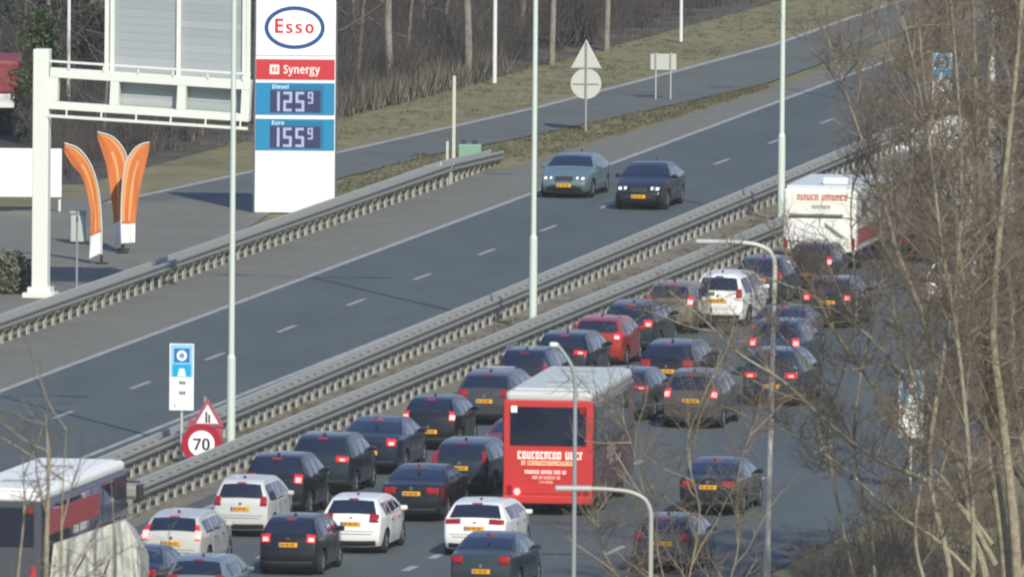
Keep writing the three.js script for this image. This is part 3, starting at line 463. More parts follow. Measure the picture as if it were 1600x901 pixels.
// third lane and right
car('hatch3', 'white hatchback with red lamps directly behind a dark saloon', -57.60, 19.85, WHITE, { group: Q });
car('sedan2', 'dark teal saloon with pale boot at the bottom edge, following the white hatchback', -69.3, 22.05, [0.03, 0.045, 0.05], { group: Q });
car('suv', 'navy car with two round red brake lights right of the bent lamp post', 8.00, 17.55, [0.02, 0.045, 0.09], { brake: true, group: Q });
car('sedan', 'dark blue car with one red brake light beyond the navy car', 17.0, 16.2, NAVY, { brake: true, group: Q });
car('mpv2', 'dark car with two red brake lights under the navy car', -3.2, 19.2, [0.014, 0.03, 0.045], { brake: true, group: Q });
car('mpv', 'grey brown car with red lamps and low yellow plate, right of the coach front', -12.20, 18.30, [0.07, 0.065, 0.06], { brake: true, group: Q });
car('sedan', 'black saloon with bright glint beside its yellow plate, alone in the right lane', -42.60, 23.70, BK, { group: Q });
car('hatch', 'grey car behind twigs at the bottom, in the rightmost lane', -61.50, 25.50, [0.05, 0.06, 0.065], { group: Q });
car('hatch', 'dark car with single red lamp showing between branches near the lorry', 28.9, 15.9, BK, { brake: true, group: Q });
car('hatch', 'white car seen through the trunks at the right, below the lorry', 38.5, 18.3, WHITE, { group: Q });
car('van', 'white van roof showing beyond the motorhome, left of the lorry', 85.5, 11.5, WHITE, { group: Q });
// oncoming
car('sedan', 'silver grey coupe with twin headlamps coming towards the camera', 87.00, -2.00, [0.11, 0.16, 0.17], { oncoming: true, lights: true });
car('sedan2', 'black saloon with lit headlamps coming towards the camera', 81.70, 1.40, BK, { oncoming: true, lights: true });

// coaches
function squiggles(W, H, rows, bg, ink, sd) { // lettering too far away to read: rows of letter-sized strokes
  return canvasTex(W, H, c => { const s0 = seed; seed = sd; if (bg) { c.fillStyle = bg; c.fillRect(0, 0, W, H); } c.fillStyle = ink; for (const [x0, x1, y, h] of rows) { let x = x0 * W; while (x < x1 * W) { const w = rr(0.3, 0.52) * h * H, k = Math.floor(rnd() * 4), q = h * H; c.fillRect(x, y * H, w * 0.4, q); if (k !== 1) c.fillRect(x, y * H, w, q * 0.26); if (k !== 2) c.fillRect(x, y * H + q * 0.74, w, q * 0.26); if (k !== 3) c.fillRect(x + w * 0.66, y * H, w * 0.34, q); x += w + q * (rnd() < 0.15 ? 0.5 : 0.1); } } seed = s0; });
}
function coach(label, u, v, o) {
  const L = o.L, W = 2.5, H = 3.2, t = thing('coach', label, 'coach', v, 0, -(u + L / 2), o.turn ?? 0);
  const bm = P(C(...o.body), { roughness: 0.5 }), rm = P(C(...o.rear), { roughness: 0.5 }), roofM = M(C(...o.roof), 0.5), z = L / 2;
  t.scale.y = o.tallness ?? 1;
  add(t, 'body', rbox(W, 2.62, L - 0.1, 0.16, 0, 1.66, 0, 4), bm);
  add(t, 'roof', merge([rbox(W - 0.12, 0.3, L - 0.24, 0.13, 0, 3.04, 0, 4), rbox(W - 0.5, 0.08, L - 1.2, 0.035, 0, 3.2, 0)]), roofM);
  for (const q of [-0.28, 0.16]) add(t, 'roof_hatch', rbox(0.85, 0.07, 0.75, 0.03, 0.1, 3.255, -q * L), M(C(0.36, 0.38, 0.36), 0.6));
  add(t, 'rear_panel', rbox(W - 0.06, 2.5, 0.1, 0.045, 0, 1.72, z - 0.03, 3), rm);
  add(t, 'rear_window', rbox(W - 0.42, 1.0, 0.04, 0.018, 0.0, 2.3, z + 0.022), glassM);
  add(t, 'engine_cover', rbox(1.5, 0.2, 0.03, 0.012, 0, 0.66, z + 0.025), rm);
  if (o.text) for (const [w, h, x, y, m] of o.text) add(t, 'lettering', box(w, h, 0.006, x, y, z + 0.036), m);
  for (const s of [1, -1]) { const e = add(t, 'tail_light', rbox(0.14, o.tall ? 0.5 : 0.26, 0.05, 0.02, s * (W / 2 - 0.22), o.tall ? 1.05 : 0.66, z + 0.03), o.brake ? brakeM : tailM); if (!o.tall) add(t, 'lamp_lens', new THREE.CylinderGeometry(0.09, 0.09, 0.05, 20).rotateX(Math.PI / 2).translate(s * (W / 2 - 0.42), 0.62, z + 0.05), s < 0 ? bulbOnM : tailM); add(t, 'marker_lamp', rbox(0.17, 0.17, 0.04, 0.018, s * (W / 2 - 0.32), 2.73, z + 0.04), s < 0 && o.bright ? headOnM : tailM); }
  add(t, 'license_plate', new THREE.BoxGeometry(0.6, 0.13, 0.02).translate(0, 0.44, z + 0.05), plateM);
  add(t, 'rear_bumper', rbox(W - 0.04, 0.22, 0.16, 0.05, 0, 0.42, z - 0.0), o.bumper ? M(C(...o.bumper), 0.6) : rm);
  const n = Math.floor((L - 1.6) / 1.5);
  for (const s of [1, -1]) { for (let i = 0; i < n; i++) add(t, 'side_window', rbox(0.04, 0.98, 1.42, 0.018, s * (W / 2 + 0.004), 2.32, z - 0.95 - i * 1.5), glassM); add(t, 'side_trim', box(0.02, 0.06, L - 0.6, s * (W / 2 + 0.004), 1.72, 0), trimM);
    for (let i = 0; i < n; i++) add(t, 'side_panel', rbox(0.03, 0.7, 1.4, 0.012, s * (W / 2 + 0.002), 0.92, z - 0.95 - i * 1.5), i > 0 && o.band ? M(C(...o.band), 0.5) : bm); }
  if (o.stripe) { add(t, 'side_stripe', rbox(0.05, 0.62, L * 0.62, 0.02, W / 2 + 0.012, 2.36, L * 0.16), M(C(...o.stripe), 0.5)); }
  if (o.sideText) { add(t, 'lettering', new THREE.BoxGeometry(0.006, 0.62, 3.4).translate(W / 2 + 0.022, 1.35, z - 4.4), o.sideText); }
  add(t, 'windscreen', rbox(W - 0.3, 1.5, 0.05, 0.02, 0, 2.1, -z + 0.04), glassM);
  for (const s of [1, -1]) add(t, 'mirror', merge([rbox(0.18, 0.42, 0.2, 0.05, s * (W / 2 + 0.3), 2.35, -z - 0.05), box(0.36, 0.05, 0.05, s * (W / 2 + 0.12), 2.62, -z - 0.02)]), trimM);
  for (const s of [1, -1]) for (const x of [2.6, L - 2.4]) { const e = add(t, 'wheel', new THREE.CylinderGeometry(0.48, 0.48, 0.32, 26).rotateZ(Math.PI / 2), tyreM); e.position.set(s * (W / 2 - 0.15), 0.48, z - x); add(e, 'rim', new THREE.CylinderGeometry(0.27, 0.27, 0.02, 20).rotateZ(Math.PI / 2).translate(s * 0.165, 0, 0), rimM); }
  return t;
}
const tx = (rows, ink, sd, W = 512, H = 128) => new THREE.MeshStandardMaterial({ map: squiggles(W, H, rows, '#d8322e', ink, sd), roughness: 0.5 });
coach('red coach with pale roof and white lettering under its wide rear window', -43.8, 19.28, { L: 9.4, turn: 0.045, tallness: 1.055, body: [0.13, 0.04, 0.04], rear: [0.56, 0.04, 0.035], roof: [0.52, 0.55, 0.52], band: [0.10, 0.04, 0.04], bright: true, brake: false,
  text: [[1.8, 0.22, 0.04, 1.56, tx([[0.02, 0.98, 0.06, 0.9]], '#fff2e6', 5, 512, 74)], [1.5, 0.15, 0, 1.36, tx([[0.02, 0.98, 0.1, 0.8]], '#f6d9a8', 6, 512, 52)], [1.2, 0.12, -0.05, 1.13, tx([[0.02, 0.98, 0.1, 0.8]], '#ffe6dc', 7, 512, 52)], [0.78, 0.1, -0.05, 0.99, tx([[0.02, 0.98, 0.1, 0.8]], '#f5c9bd', 8, 400, 52)], [0.4, 0.09, -0.05, 0.87, tx([[0.02, 0.98, 0.1, 0.8]], '#f0b890', 9, 220, 52)]],
  sideText: new THREE.MeshStandardMaterial({ map: squiggles(512, 110, [[0.04, 0.6, 0.1, 0.5], [0.2, 0.95, 0.66, 0.26]], '#4a2522', '#c9bdb6', 12), roughness: 0.5 }) });
coach('dark coach with dazzling white roof and red side band at the left edge', -79.1, 11.22, { L: 11.2, turn: -0.008, body: [0.03, 0.032, 0.05], rear: [0.07, 0.075, 0.085], roof: [0.80, 0.80, 0.76], stripe: [0.34, 0.05, 0.05], tall: true, brake: true, bumper: [0.05, 0.06, 0.1] });

// tarpaulin-covered trailer
{
  const t = thing('covered_trailer', 'trailer whose tall load hides under a creased pale grey tarpaulin', 'trailer', 13.72, 0, 78.4, 0.0);
  const nx = 90, nz = 26, pos = [], uv = [], idx = [], fold = noiseTile(64, 16, 77);
  // draped cloth: rear face, top and sides from one sheet wrapped over a ridge
  const top = (x, d) => 1.86 + 0.66 * Math.min(1, Math.max(0, (x + 1.15) / 1.85)) - (x > 0.7 ? (x - 0.7) * 1.9 : 0) - 0.25 * d;
  for (let j = 0; j <= nz; j++) for (let i = 0; i <= nx; i++) {
    const a = i / nx, b = j / nz, x = -1.15 + 2.2 * a, fall = Math.min(1, b / 0.6), d = b > 0.6 ? (b - 0.6) / 0.4 * 1.5 : 0;
    const y = b <= 0.6 ? 0.35 + (top(x, 0) - 0.35) * fall : top(x, d), k = 0.14 * (fold(a * 64 * 1.0, b * 9) - 0.5) + 0.12 * Math.sin(a * 27 + Math.sin(b * 5 + a * 3) * 1.4) * (1 - fall * 0.45) + 0.05 * Math.sin(a * 61 + b * 4) * (1 - fall * 0.5);
    pos.push(x * (1 + 0.08 * (1 - fall)) + 0.1 * (b <= 0.6 ? (1 - fall) : 0) * a, y, -d + (b <= 0.6 ? 0.16 * (1 - fall) + k : 0)); uv.push(a, b);
  }
  for (let j = 0; j < nz; j++) for (let i = 0; i < nx; i++) { const q = j * (nx + 1) + i; idx.push(q, q + 1, q + nx + 1, q + 1, q + nx + 2, q + nx + 1); }
  for (const s of [0, nx]) for (let j = 0; j <= nz; j++) { const q = (j * (nx + 1) + s) * 3; pos.push(pos[q], 0.35, pos[q + 2]); uv.push(0, 0); }
  const base = (nx + 1) * (nz + 1); for (const [s, o] of [[0, 0], [nx, nz + 1]]) for (let j = 0; j < nz; j++) { const p = j * (nx + 1) + s, q = base + o + j; idx.push(p, p + nx + 1, q, q, p + nx + 1, q + 1); }
  const g = new THREE.BufferGeometry(); g.setAttribute('position', new THREE.Float32BufferAttribute(pos, 3)); g.setAttribute('uv', new THREE.Float32BufferAttribute(uv, 2)); g.setIndex(idx); g.computeVertexNormals();
  add(t, 'tarpaulin', g, M(C(1, 1, 1), 0.8, 0, { side: THREE.DoubleSide, map: groundTex([[0.30, 0.30, 0.27], [0.44, 0.44, 0.40], [0.52, 0.51, 0.46]], [[5, 1], [22, 1], [90, 0.5]], 91, 256) }));
  add(t, 'chassis', merge([box(2.1, 0.16, 1.9, 0, 0.42, -0.8), box(0.08, 0.08, 1.2, 0, 0.42, -2.2)]), trimM);
  for (const s of [1, -1]) add(t, 'wheel', new THREE.CylinderGeometry(0.32, 0.32, 0.2, 22).rotateZ(Math.PI / 2).translate(s * 0.98, 0.32, -0.9), tyreM);
  for (const [x, y, a, l] of [[-0.42, 1.35, 0.5, 0.62], [0.28, 1.3, 0.35, 0.4]]) { const m = add(t, 'strap', box(0.035, l, 0.02), trimM); m.position.set(x, y, 0.16); m.rotation.z = -a; }
}
// motorhome
{
  const t = thing('motorhome', 'white motorhome with roof box and red lettering across its rear', 'motorhome', 11.72, 0, -57.0, 0.02), wm = P(C(0.80, 0.79, 0.72), { roughness: 0.5 }), z = 3;
  add(t, 'body', rbox(2.36, 2.05, 6, 0.12, 0, 1.62, 0, 4), wm);
  add(t, 'roof', rbox(2.2, 0.12, 5.8, 0.05, 0, 2.68, 0), M(C(0.6, 0.64, 0.62), 0.5));
  add(t, 'roof_box', rbox(0.84, 0.24, 0.8, 0.07, 0.42, 2.86, 2.2), M(C(0.66, 0.7, 0.72), 0.5));
  add(t, 'cab', rbox(1.95, 1.3, 1.6, 0.3, 0, 1.15, -3.6, 4), wm);
  const lm = new THREE.MeshStandardMaterial({ map: squiggles(512, 110, [[0.08, 0.96, 0.12, 0.62]], '#e8e2d4', '#b3574a', 33), roughness: 0.5 });
  add(t, 'lettering', box(1.75, 0.3, 0.006, 0.0, 2.34, z + 0.006), lm);
  const lm2 = new THREE.MeshStandardMaterial({ map: squiggles(300, 110, [[0.1, 0.9, 0.2, 0.6]], '#e8e4d8', '#6b7066', 35), roughness: 0.5 });
  add(t, 'lettering', box(0.8, 0.18, 0.006, 0.05, 2.06, z + 0.006), lm2);
  add(t, 'bicycle_rail', box(1.7, 0.04, 0.12, -0.1, 1.82, z + 0.06), M(C(0.25, 0.27, 0.27), 0.5, 0.3));
  add(t, 'panel_seam', box(2.1, 0.025, 0.01, 0, 1.72, z + 0.004), trimM);
  add(t, 'luggage_hatch', rbox(1.25, 0.66, 0.05, 0.02, -0.45, 1.3, z + 0.03), P(C(0.82, 0.81, 0.78)));
  add(t, 'spare_wheel_cover', new THREE.CylinderGeometry(0.34, 0.36, 0.2, 30).rotateX(Math.PI / 2).translate(0.7, 0.72, z + 0.1), P(C(0.8, 0.79, 0.68)));
  add(t, 'brace', box(0.05, 0.95, 0.05, 0, 0, 0).rotateZ(0.95).translate(0.55, 1.28, z + 0.06), M(C(0.3, 0.32, 0.3), 0.5));
  add(t, 'rear_bumper', rbox(2.3, 0.2, 0.2, 0.05, 0, 0.62, z - 0.05), M(C(0.2, 0.17, 0.12), 0.6));
  for (const s of [1, -1]) add(t, 'tail_light', rbox(0.12, 0.34, 0.05, 0.02, s * 1.08, 0.92, z + 0.02), tailM);
  add(t, 'license_plate', new THREE.BoxGeometry(0.52, 0.12, 0.02).translate(-0.3, 0.66, z + 0.07), plateM);
  add(t, 'side_band', box(0.01, 0.5, 5.2, 1.186, 1.1, 0), M(C(0.3, 0.06, 0.05), 0.5)); add(t, 'side_window', rbox(0.03, 0.5, 1.1, 0.012, 1.18, 1.95, 1.2), glassM);
  for (const s of [1, -1]) for (const q of [1.3, -3.2]) add(t, 'wheel', new THREE.CylinderGeometry(0.36, 0.36, 0.24, 24).rotateZ(Math.PI / 2).translate(s * 1.0, 0.36, q), tyreM);
}
// lorry ahead of the motorhome, seen through twigs
{
  const t = thing('lorry', 'tall grey box lorry with white roof unit behind the bare branches', 'lorry', 14.75, 0, -62.5, 0), bm = M(C(0.40, 0.40, 0.38), 0.55), wm = M(C(0.78, 0.79, 0.74), 0.5);
  add(t, 'cargo_box', rbox(2.5, 2.75, 7.6, 0.05, 0, 2.3, 0), bm);
  add(t, 'roof_edge', rbox(2.54, 0.14, 7.64, 0.04, 0, 3.7, 0), wm);
  for (const s of [1, -1]) add(t, 'rear_door', rbox(1.2, 2.55, 0.05, 0.02, s * 0.61, 2.3, 3.82), s > 0 ? M(C(0.46, 0.46, 0.44), 0.5) : M(C(0.16, 0.15, 0.15), 0.6));
  for (const s of [0.2, 1.02]) add(t, 'door_bar', cyl(0.025, 0.025, 2.4, s, 1.1, 3.87), chromeM);
  add(t, 'cab', merge([rbox(2.4, 2.4, 2.0, 0.2, 0, 1.9, -5.1, 3)]), wm);
  add(t, 'roof_unit', merge([rbox(2.1, 0.5, 1.5, 0.2, -0.1, 4.0, 1.4, 3), rbox(1.5, 0.36, 1.0, 0.15, 0.1, 4.4, 1.2, 3)]), wm);
  add(t, 'chassis', box(1.0, 0.3, 9.5, 0, 0.75, -0.8), trimM); add(t, 'rear_bumper', box(2.3, 0.14, 0.1, 0, 0.55, 3.7), trimM);
  for (const s of [1, -1]) { add(t, 'tail_light', rbox(0.3, 0.14, 0.05, 0.02, s * 0.95, 0.72, 3.79), tailM); for (const q of [2.2, -4.9]) add(t, 'wheel', new THREE.CylinderGeometry(0.5, 0.5, 0.34, 24).rotateZ(Math.PI / 2).translate(s * 1.0, 0.5, q), tyreM); }
}
// ---------------------------------------------------------------- trees
const barkM = (r, g, b) => M(C(1, 1, 1), 0.9, 0, { map: groundTex([[r * 0.62, g * 0.6, b * 0.58], [r, g, b], [r * 1.35, g * 1.36, b * 1.34]], [[9, 1], [40, 1], [120, 0.6]], Math.round(r * 1e4), 128) });
class Wood { // collects tapered tubes
  constructor() { this.p = []; this.n = []; this.uv = []; this.i = []; }
  tube(pts, r0, r1, sides) {
    const n = pts.length; let base = this.p.length / 3, N = V3(0, 0, 0), B = V3(0, 0, 0), T = V3(0, 0, 0), L = 0;
    for (let k = 0; k < n; k++) {
      T.subVectors(pts[Math.min(n - 1, k + 1)], pts[Math.max(0, k - 1)]).normalize(); N.set(Math.abs(T.y) > 0.9 ? 1 : 0, Math.abs(T.y) > 0.9 ? 0 : 1, 0).cross(T).normalize(); B.crossVectors(T, N);
      if (k) L += pts[k].distanceTo(pts[k - 1]);
      const r = r0 + (r1 - r0) * k / (n - 1);
      for (let s = 0; s <= sides; s++) { const a = s / sides * Math.PI * 2, x = Math.cos(a), y = Math.sin(a), nx = N.x * x + B.x * y, ny = N.y * x + B.y * y, nz = N.z * x + B.z * y; this.p.push(pts[k].x + nx * r, pts[k].y + ny * r, pts[k].z + nz * r); this.n.push(nx, ny, nz); this.uv.push(s / sides * 0.5, L * 0.6); }
    }
    for (let k = 0; k + 1 < n; k++) for (let s = 0; s < sides; s++) { const q = base + k * (sides + 1) + s; this.i.push(q, q + 1, q + sides + 1, q + 1, q + sides + 2, q + sides + 1); }
  }
  geo() { const g = new THREE.BufferGeometry(); g.setAttribute('position', new THREE.Float32BufferAttribute(this.p, 3)); g.setAttribute('normal', new THREE.Float32BufferAttribute(this.n, 3)); g.setAttribute('uv', new THREE.Float32BufferAttribute(this.uv, 2)); g.setIndex(this.i); return g; }
}
const along = (pts, t) => { const f = t * (pts.length - 1), k = Math.min(pts.length - 2, Math.floor(f)); return pts[k].clone().lerp(pts[k + 1], f - k); };
const smooth = (pts, n) => new THREE.CatmullRomCurve3(pts).getPoints(n);
const UP = V3(0, 1, 0);
function shoot(from, dir, len, wob, up, n = 4) {
  const pts = [from.clone()], d = dir.clone().normalize(), st = len / n;
  for (let k = 0; k < n; k++) { d.add(V3(rr(-wob, wob), rr(-wob, wob) + up, rr(-wob, wob))).normalize(); pts.push(pts[k].clone().addScaledVector(d, st)); }
  return pts;
}
function sprout(limb, count, len, r, spread, up, t0 = 0.2, n = 4) { // shoots that leave a limb
  const out = [];
  for (let k = 0; k < count; k++) {
    const t = t0 + (1 - t0) * (k + rnd()) / count, f = along(limb, t), tg = along(limb, Math.min(1, t + 0.05)).sub(along(limb, Math.max(0, t - 0.05))).normalize(), side = V3(rr(-1, 1), rr(-0.6, 1), rr(-1, 1)).normalize();
    const d = tg.multiplyScalar(1 - spread * 0.6).addScaledVector(side, spread).normalize();
    out.push([shoot(f, d, len * rr(0.5, 1.25) * (1 - 0.45 * t), 0.2, up, n), r * rr(0.7, 1.2)]);
  }
  return out;
}
function bareTree(name, label, u, v, limbs, o = {}) { // limbs: [points, r0, r1]
  const t = thing(name, label, o.cat ?? 'tree', v, 0, -u, YAW, o.group), trunk = new Wood(), crown = new Wood();
  const twig = o.twig ?? 1, fine = o.fine ?? 1;
  limbs.forEach(([pts, r0, r1, k = 1], li) => {
    const c = smooth(pts, 26), w = new Wood(); w.tube(c, r0, r1, 9); const main = li < (o.trunks ?? 1);
    add(t, main ? 'trunk' : 'limb', w.geo(), o.mat);
    const lenL = c.reduce((s, p, i) => i ? s + p.distanceTo(c[i - 1]) : 0, 0);
    const br = sprout(c, Math.round(lenL * 2.1 * k * twig), 2.5 * (o.len ?? 1), 0.022, 0.75, 0.05, main ? 0.22 : 0.12);
    for (const [b, rb] of br) { trunk.tube(b, rb, rb * 0.4, 4);
      for (const [q, rq] of sprout(b, Math.round(10 * fine), 1.15 * (o.len ?? 1), 0.011, 0.8, 0.06, 0.1, 3)) { crown.tube(q, rq, rq * 0.5, 3);
        for (const [s, rs] of sprout(q, Math.round(6 * fine), 0.7 * (o.len ?? 1), 0.0065, 0.8, 0.08, 0.1, 2)) crown.tube(s, rs, rs * 0.5, 3); } }
  });
  add(t, 'branches', trunk.geo(), o.mat, 'stuff'); add(t, 'twigs', crown.geo(), o.twigMat ?? o.mat, 'stuff');
  return t;
}
const verge = barkM(0.29, 0.255, 0.18), vergeTwig = M(C(0.20, 0.155, 0.11), 0.9);
// limbs sketched in metres right of and above the foot of the tree; z is depth
const Lm = (s, bx, by) => (pts, r0, r1, k, z = 0, dz = 0) => [pts.map(([x, y], i) => V3((x - bx) / s, (by - y) / s, z + dz * i / (pts.length - 1))), r0, r1, k];
{
  let m = Lm(62.2, 1560, 1005);
  bareTree('bare_tree', 'largest bare multi-stemmed tree at the right edge, with long limbs slanting over the queue', -80, 37.07, [
    m([[1575, 1010], [1570, 860], [1545, 700], [1535, 560], [1530, 400], [1520, 200], [1508, -60]], 0.17, 0.045, 1), m([[1592, 1010], [1586, 850], [1562, 640], [1547, 520], [1560, 300], [1578, 100], [1590, -80]], 0.15, 0.04, 1, 0.4, 1),
    m([[1540, 900], [1505, 760], [1470, 620], [1440, 500], [1400, 400], [1370, 300], [1330, 190], [1285, 60]], 0.1, 0.025, 1.1, 0.2, -0.6),
    m([[1555, 880], [1500, 790], [1440, 745], [1370, 715], [1300, 665], [1220, 592], [1150, 548], [1100, 500], [1040, 450]], 0.085, 0.016, 0.8, 0.2, 1.5),
    m([[1550, 850], [1490, 770], [1420, 690], [1350, 590], [1300, 520], [1262, 450], [1215, 395]], 0.07, 0.014, 0.9, 0, -1.5),
    m([[1545, 720], [1490, 705], [1440, 640], [1390, 560], [1330, 500], [1240, 440]], 0.06, 0.013, 0.9, 0, 2),
    m([[1560, 940], [1470, 850], [1390, 800], [1320, 740], [1240, 690], [1160, 660]], 0.06, 0.012, 0.7, 0, -2),
    m([[1535, 560], [1500, 430], [1480, 300], [1440, 150], [1420, -40]], 0.08, 0.02, 1.1, 0, 0.8)], { trunks: 2, mat: verge, twigMat: vergeTwig, twig: 1.0, group: undefined });
  m = Lm(63, 1480, 1040);
  bareTree('bare_tree', 'slender bare tree with upright stems just left of the largest one', -86.7, 36.77, [
    m([[1480, 1040], [1485, 900], [1450, 740], [1470, 560], [1490, 420], [1495, 250], [1480, 40], [1470, -60]], 0.09, 0.02, 1), m([[1500, 1040], [1520, 880], [1510, 700], [1490, 520], [1465, 380], [1440, 200], [1400, 20]], 0.08, 0.02, 1.1, 0, 1.2),
    m([[1470, 980], [1430, 850], [1440, 720], [1425, 600], [1390, 480], [1370, 350]], 0.05, 0.012, 1, 0, -1)], { trunks: 2, mat: verge, twigMat: vergeTwig, twig: 0.9 });
  m = Lm(61.6, 1640, 980);
  bareTree('bare_tree', 'bare tree with pale stems cut off by the right border', -75, 37.66, [
    m([[1640, 980], [1625, 800], [1600, 600], [1590, 400], [1600, 200], [1585, -60]], 0.13, 0.035, 1), m([[1650, 980], [1610, 760], [1580, 600], [1575, 460], [1545, 300], [1535, 120], [1540, -60]], 0.1, 0.025, 1.1, 0.4, 0.8),
    m([[1625, 800], [1560, 690], [1520, 560], [1480, 470], [1430, 390]], 0.06, 0.013, 0.9, 0, -1)], { trunks: 2, mat: verge, twigMat: vergeTwig, twig: 1.25 });
  m = Lm(62.2, 1330, 1000);
  bareTree('bare_tree', 'thin leaning bare tree whose fine twigs veil the cars right of the tall bent lamp', -78, 33.4, [
    m([[1345, 1000], [1340, 850], [1310, 700], [1330, 540], [1380, 380], [1400, 200], [1390, 20]], 0.05, 0.012, 1), m([[1335, 1000], [1290, 820], [1270, 680], [1310, 500], [1300, 330], [1320, 160]], 0.045, 0.01, 1, 0, 1),
    m([[1310, 700], [1240, 580], [1180, 520], [1130, 420]], 0.035, 0.008, 0.9, 0, -1)], { trunks: 2, mat: verge, twigMat: vergeTwig, twig: 0.5, fine: 0.85 });
  m = Lm(61, 1440, 965);
  bareTree('bare_tree', 'densely twigged bare tree filling the upper right in front of the grey lorry', -73, 36.2, [
    m([[1440, 965], [1450, 800], [1435, 640], [1450, 480], [1430, 330], [1440, 150], [1430, -60]], 0.07, 0.014, 1.2), m([[1450, 965], [1490, 800], [1500, 640], [1520, 480], [1510, 330], [1540, 150], [1550, -60]], 0.06, 0.014, 1.2, 0, -1),
    m([[1440, 800], [1410, 640], [1380, 480], [1350, 330], [1340, 200], [1300, 40]], 0.045, 0.01, 1.3, 0, 1)], { trunks: 2, mat: verge, twigMat: vergeTwig, twig: 0.75 });
  m = Lm(60.5, 1570, 940);
  bareTree('bare_tree', 'upright bare tree with crowded stems in the upper right corner', -68, 38.0, [
    m([[1570, 940], [1560, 760], [1580, 600], [1560, 420], [1570, 250], [1560, -60]], 0.08, 0.016, 1.2), m([[1580, 940], [1610, 760], [1620, 600], [1600, 420], [1610, 250], [1620, -60]], 0.07, 0.016, 1.1, 0, 1),
    m([[1565, 760], [1530, 600], [1500, 430], [1480, 260], [1460, 100], [1400, -30]], 0.05, 0.011, 1.3, 0, -1)], { trunks: 2, mat: verge, twigMat: vergeTwig, twig: 0.85 });
  m = Lm(60, 1470, 930);
  bareTree('bare_tree', 'left-leaning bare tree whose brown twigs veil the lorry and the far road', -66, 35.4, [
    m([[1470, 930], [1460, 760], [1420, 600], [1390, 440], [1370, 280], [1340, 120], [1290, -70]], 0.055, 0.012, 1.0), m([[1462, 780], [1430, 620], [1400, 480], [1360, 330], [1310, 180], [1240, 20], [1210, -70]], 0.042, 0.009, 1.5, 0, 0.8),
    m([[1450, 700], [1440, 540], [1430, 380], [1410, 220], [1390, 80], [1380, -70]], 0.042, 0.009, 1.5, 0, -0.8), m([[1395, 460], [1350, 370], [1290, 270], [1250, 150], [1190, 70]], 0.028, 0.007, 1.7, 0, 0.6), m([[1400, 500], [1340, 420], [1300, 330], [1290, 200], [1310, 60]], 0.028, 0.007, 1.6, 0, -0.6)], { trunks: 1, mat: verge, twigMat: vergeTwig, twig: 0.5, fine: 0.9 });
  m = Lm(63.3, 1050, 1050);
  bareTree('bare_shrub', 'tall bare shrub with fine brown twigs in front of the coach side', -90.2, 30.44, [
    m([[1050, 1050], [1040, 930], [1010, 800], [985, 700], [960, 630]], 0.03, 0.006, 0.9), m([[1060, 1050], [1070, 930], [1090, 800], [1070, 690], [1110, 580]], 0.03, 0.006, 0.9, 0, 0.8),
    m([[1040, 1050], [990, 940], [940, 860], [930, 790]], 0.025, 0.006, 0.9, 0, -0.6), m([[1065, 1050], [1120, 950], [1150, 860], [1150, 740], [1180, 640]], 0.026, 0.006, 0.9, 0, 0.5)], { trunks: 1, mat: verge, twigMat: vergeTwig, twig: 0.95, fine: 0.8, cat: 'shrub' });
  m = Lm(83, 60, 1900);
  bareTree('bare_tree', 'top of a bare tree poking up in front of the white-roofed coach', -210.2, 37.9, [
    m([[60, 1900], [70, 1500], [60, 1100], [60, 860], [62, 720], [58, 630]], 0.12, 0.008, 0.5), m([[70, 1400], [100, 1100], [85, 900], [84, 780], [90, 650]], 0.05, 0.006, 0.7), m([[55, 1300], [10, 1050], [15, 900], [25, 780], [22, 690]], 0.05, 0.006, 0.8), m([[70, 1100], [150, 960], [165, 830], [160, 730]], 0.03, 0.005, 0.7)], { trunks: 1, mat: verge, twigMat: M(C(0.17, 0.15, 0.125), 0.9), twig: 0.5, fine: 0.5, len: 0.8 });
}
// the wood behind the slip road: five kinds of bare tree, each copy a tree of its own
const woodBark = barkM(0.145, 0.125, 0.11), paleBark = barkM(0.22, 0.195, 0.165), woodTwig = M(C(0.085, 0.074, 0.068), 0.95);
function woodTree(h, r, mat, sd) {
  seed = sd; const w = new Wood(), c = new Wood(), tr = shoot(V3(0, -0.1, 0), V3(rr(-0.06, 0.06), 1, rr(-0.06, 0.06)), h, 0.035, 0.02, 12); w.tube(tr, r, r * 0.25, 8);
  for (const [b] of sprout(tr, 20, 3.4, 0.04, 0.85, 0.1, 0.18)) { w.tube(b, 0.035, 0.012, 4); for (const [q] of sprout(b, 7, 1.5, 0.012, 0.8, 0.08, 0.15, 3)) { c.tube(q, 0.012, 0.006, 3); for (const [s] of sprout(q, 4, 0.8, 0.008, 0.8, 0.08, 0.2, 2)) c.tube(s, 0.008, 0.004, 3); } }
  return [w.geo(), c.geo(), mat];
}
const kinds = [woodTree(14, 0.17, woodBark, 101), woodTree(12, 0.12, woodBark, 102), woodTree(15, 0.165, paleBark, 103), woodTree(11, 0.1, woodBark, 104), woodTree(13, 0.125, paleBark, 105)];
seed = 900;
const clearOf = (u, v) => u < 134 && Math.abs(v - (-28.9 + (127 - u) * 0.17)) < 1.9;
const edgeV = u => u < 112 ? -19.6 : u < 140 ? -19 + (u - 112) * 0.06 : -17.3 + (u - 140) * 0.038;
const named = [ // trees one can tell apart: [u, v, kind, label]
  [141.9, -17.6, 2, 'pale thick trunk at the wood edge, first right of the price pylon'], [152.6, -16.6, 2, 'pale leaning trunk beside the white lamp post above the slip road'], [163.5, -15.3, 4, 'pale trunk just right of the tallest median lamp post at the top'], [173, -14.8, 4, 'pale slim trunk above the triangle sign at the top edge'], [121, -20.5, 1, 'dark thin trunk rising behind the right side of the price pylon']];
for (const [u, v, k, label] of named) { const t = thing('forest_tree', label, 'tree', v, 0, -u, rr(0, 6)); add(t, 'trunk', kinds[k][0], kinds[k][2]); add(t, 'crown', kinds[k][1], woodTwig); }
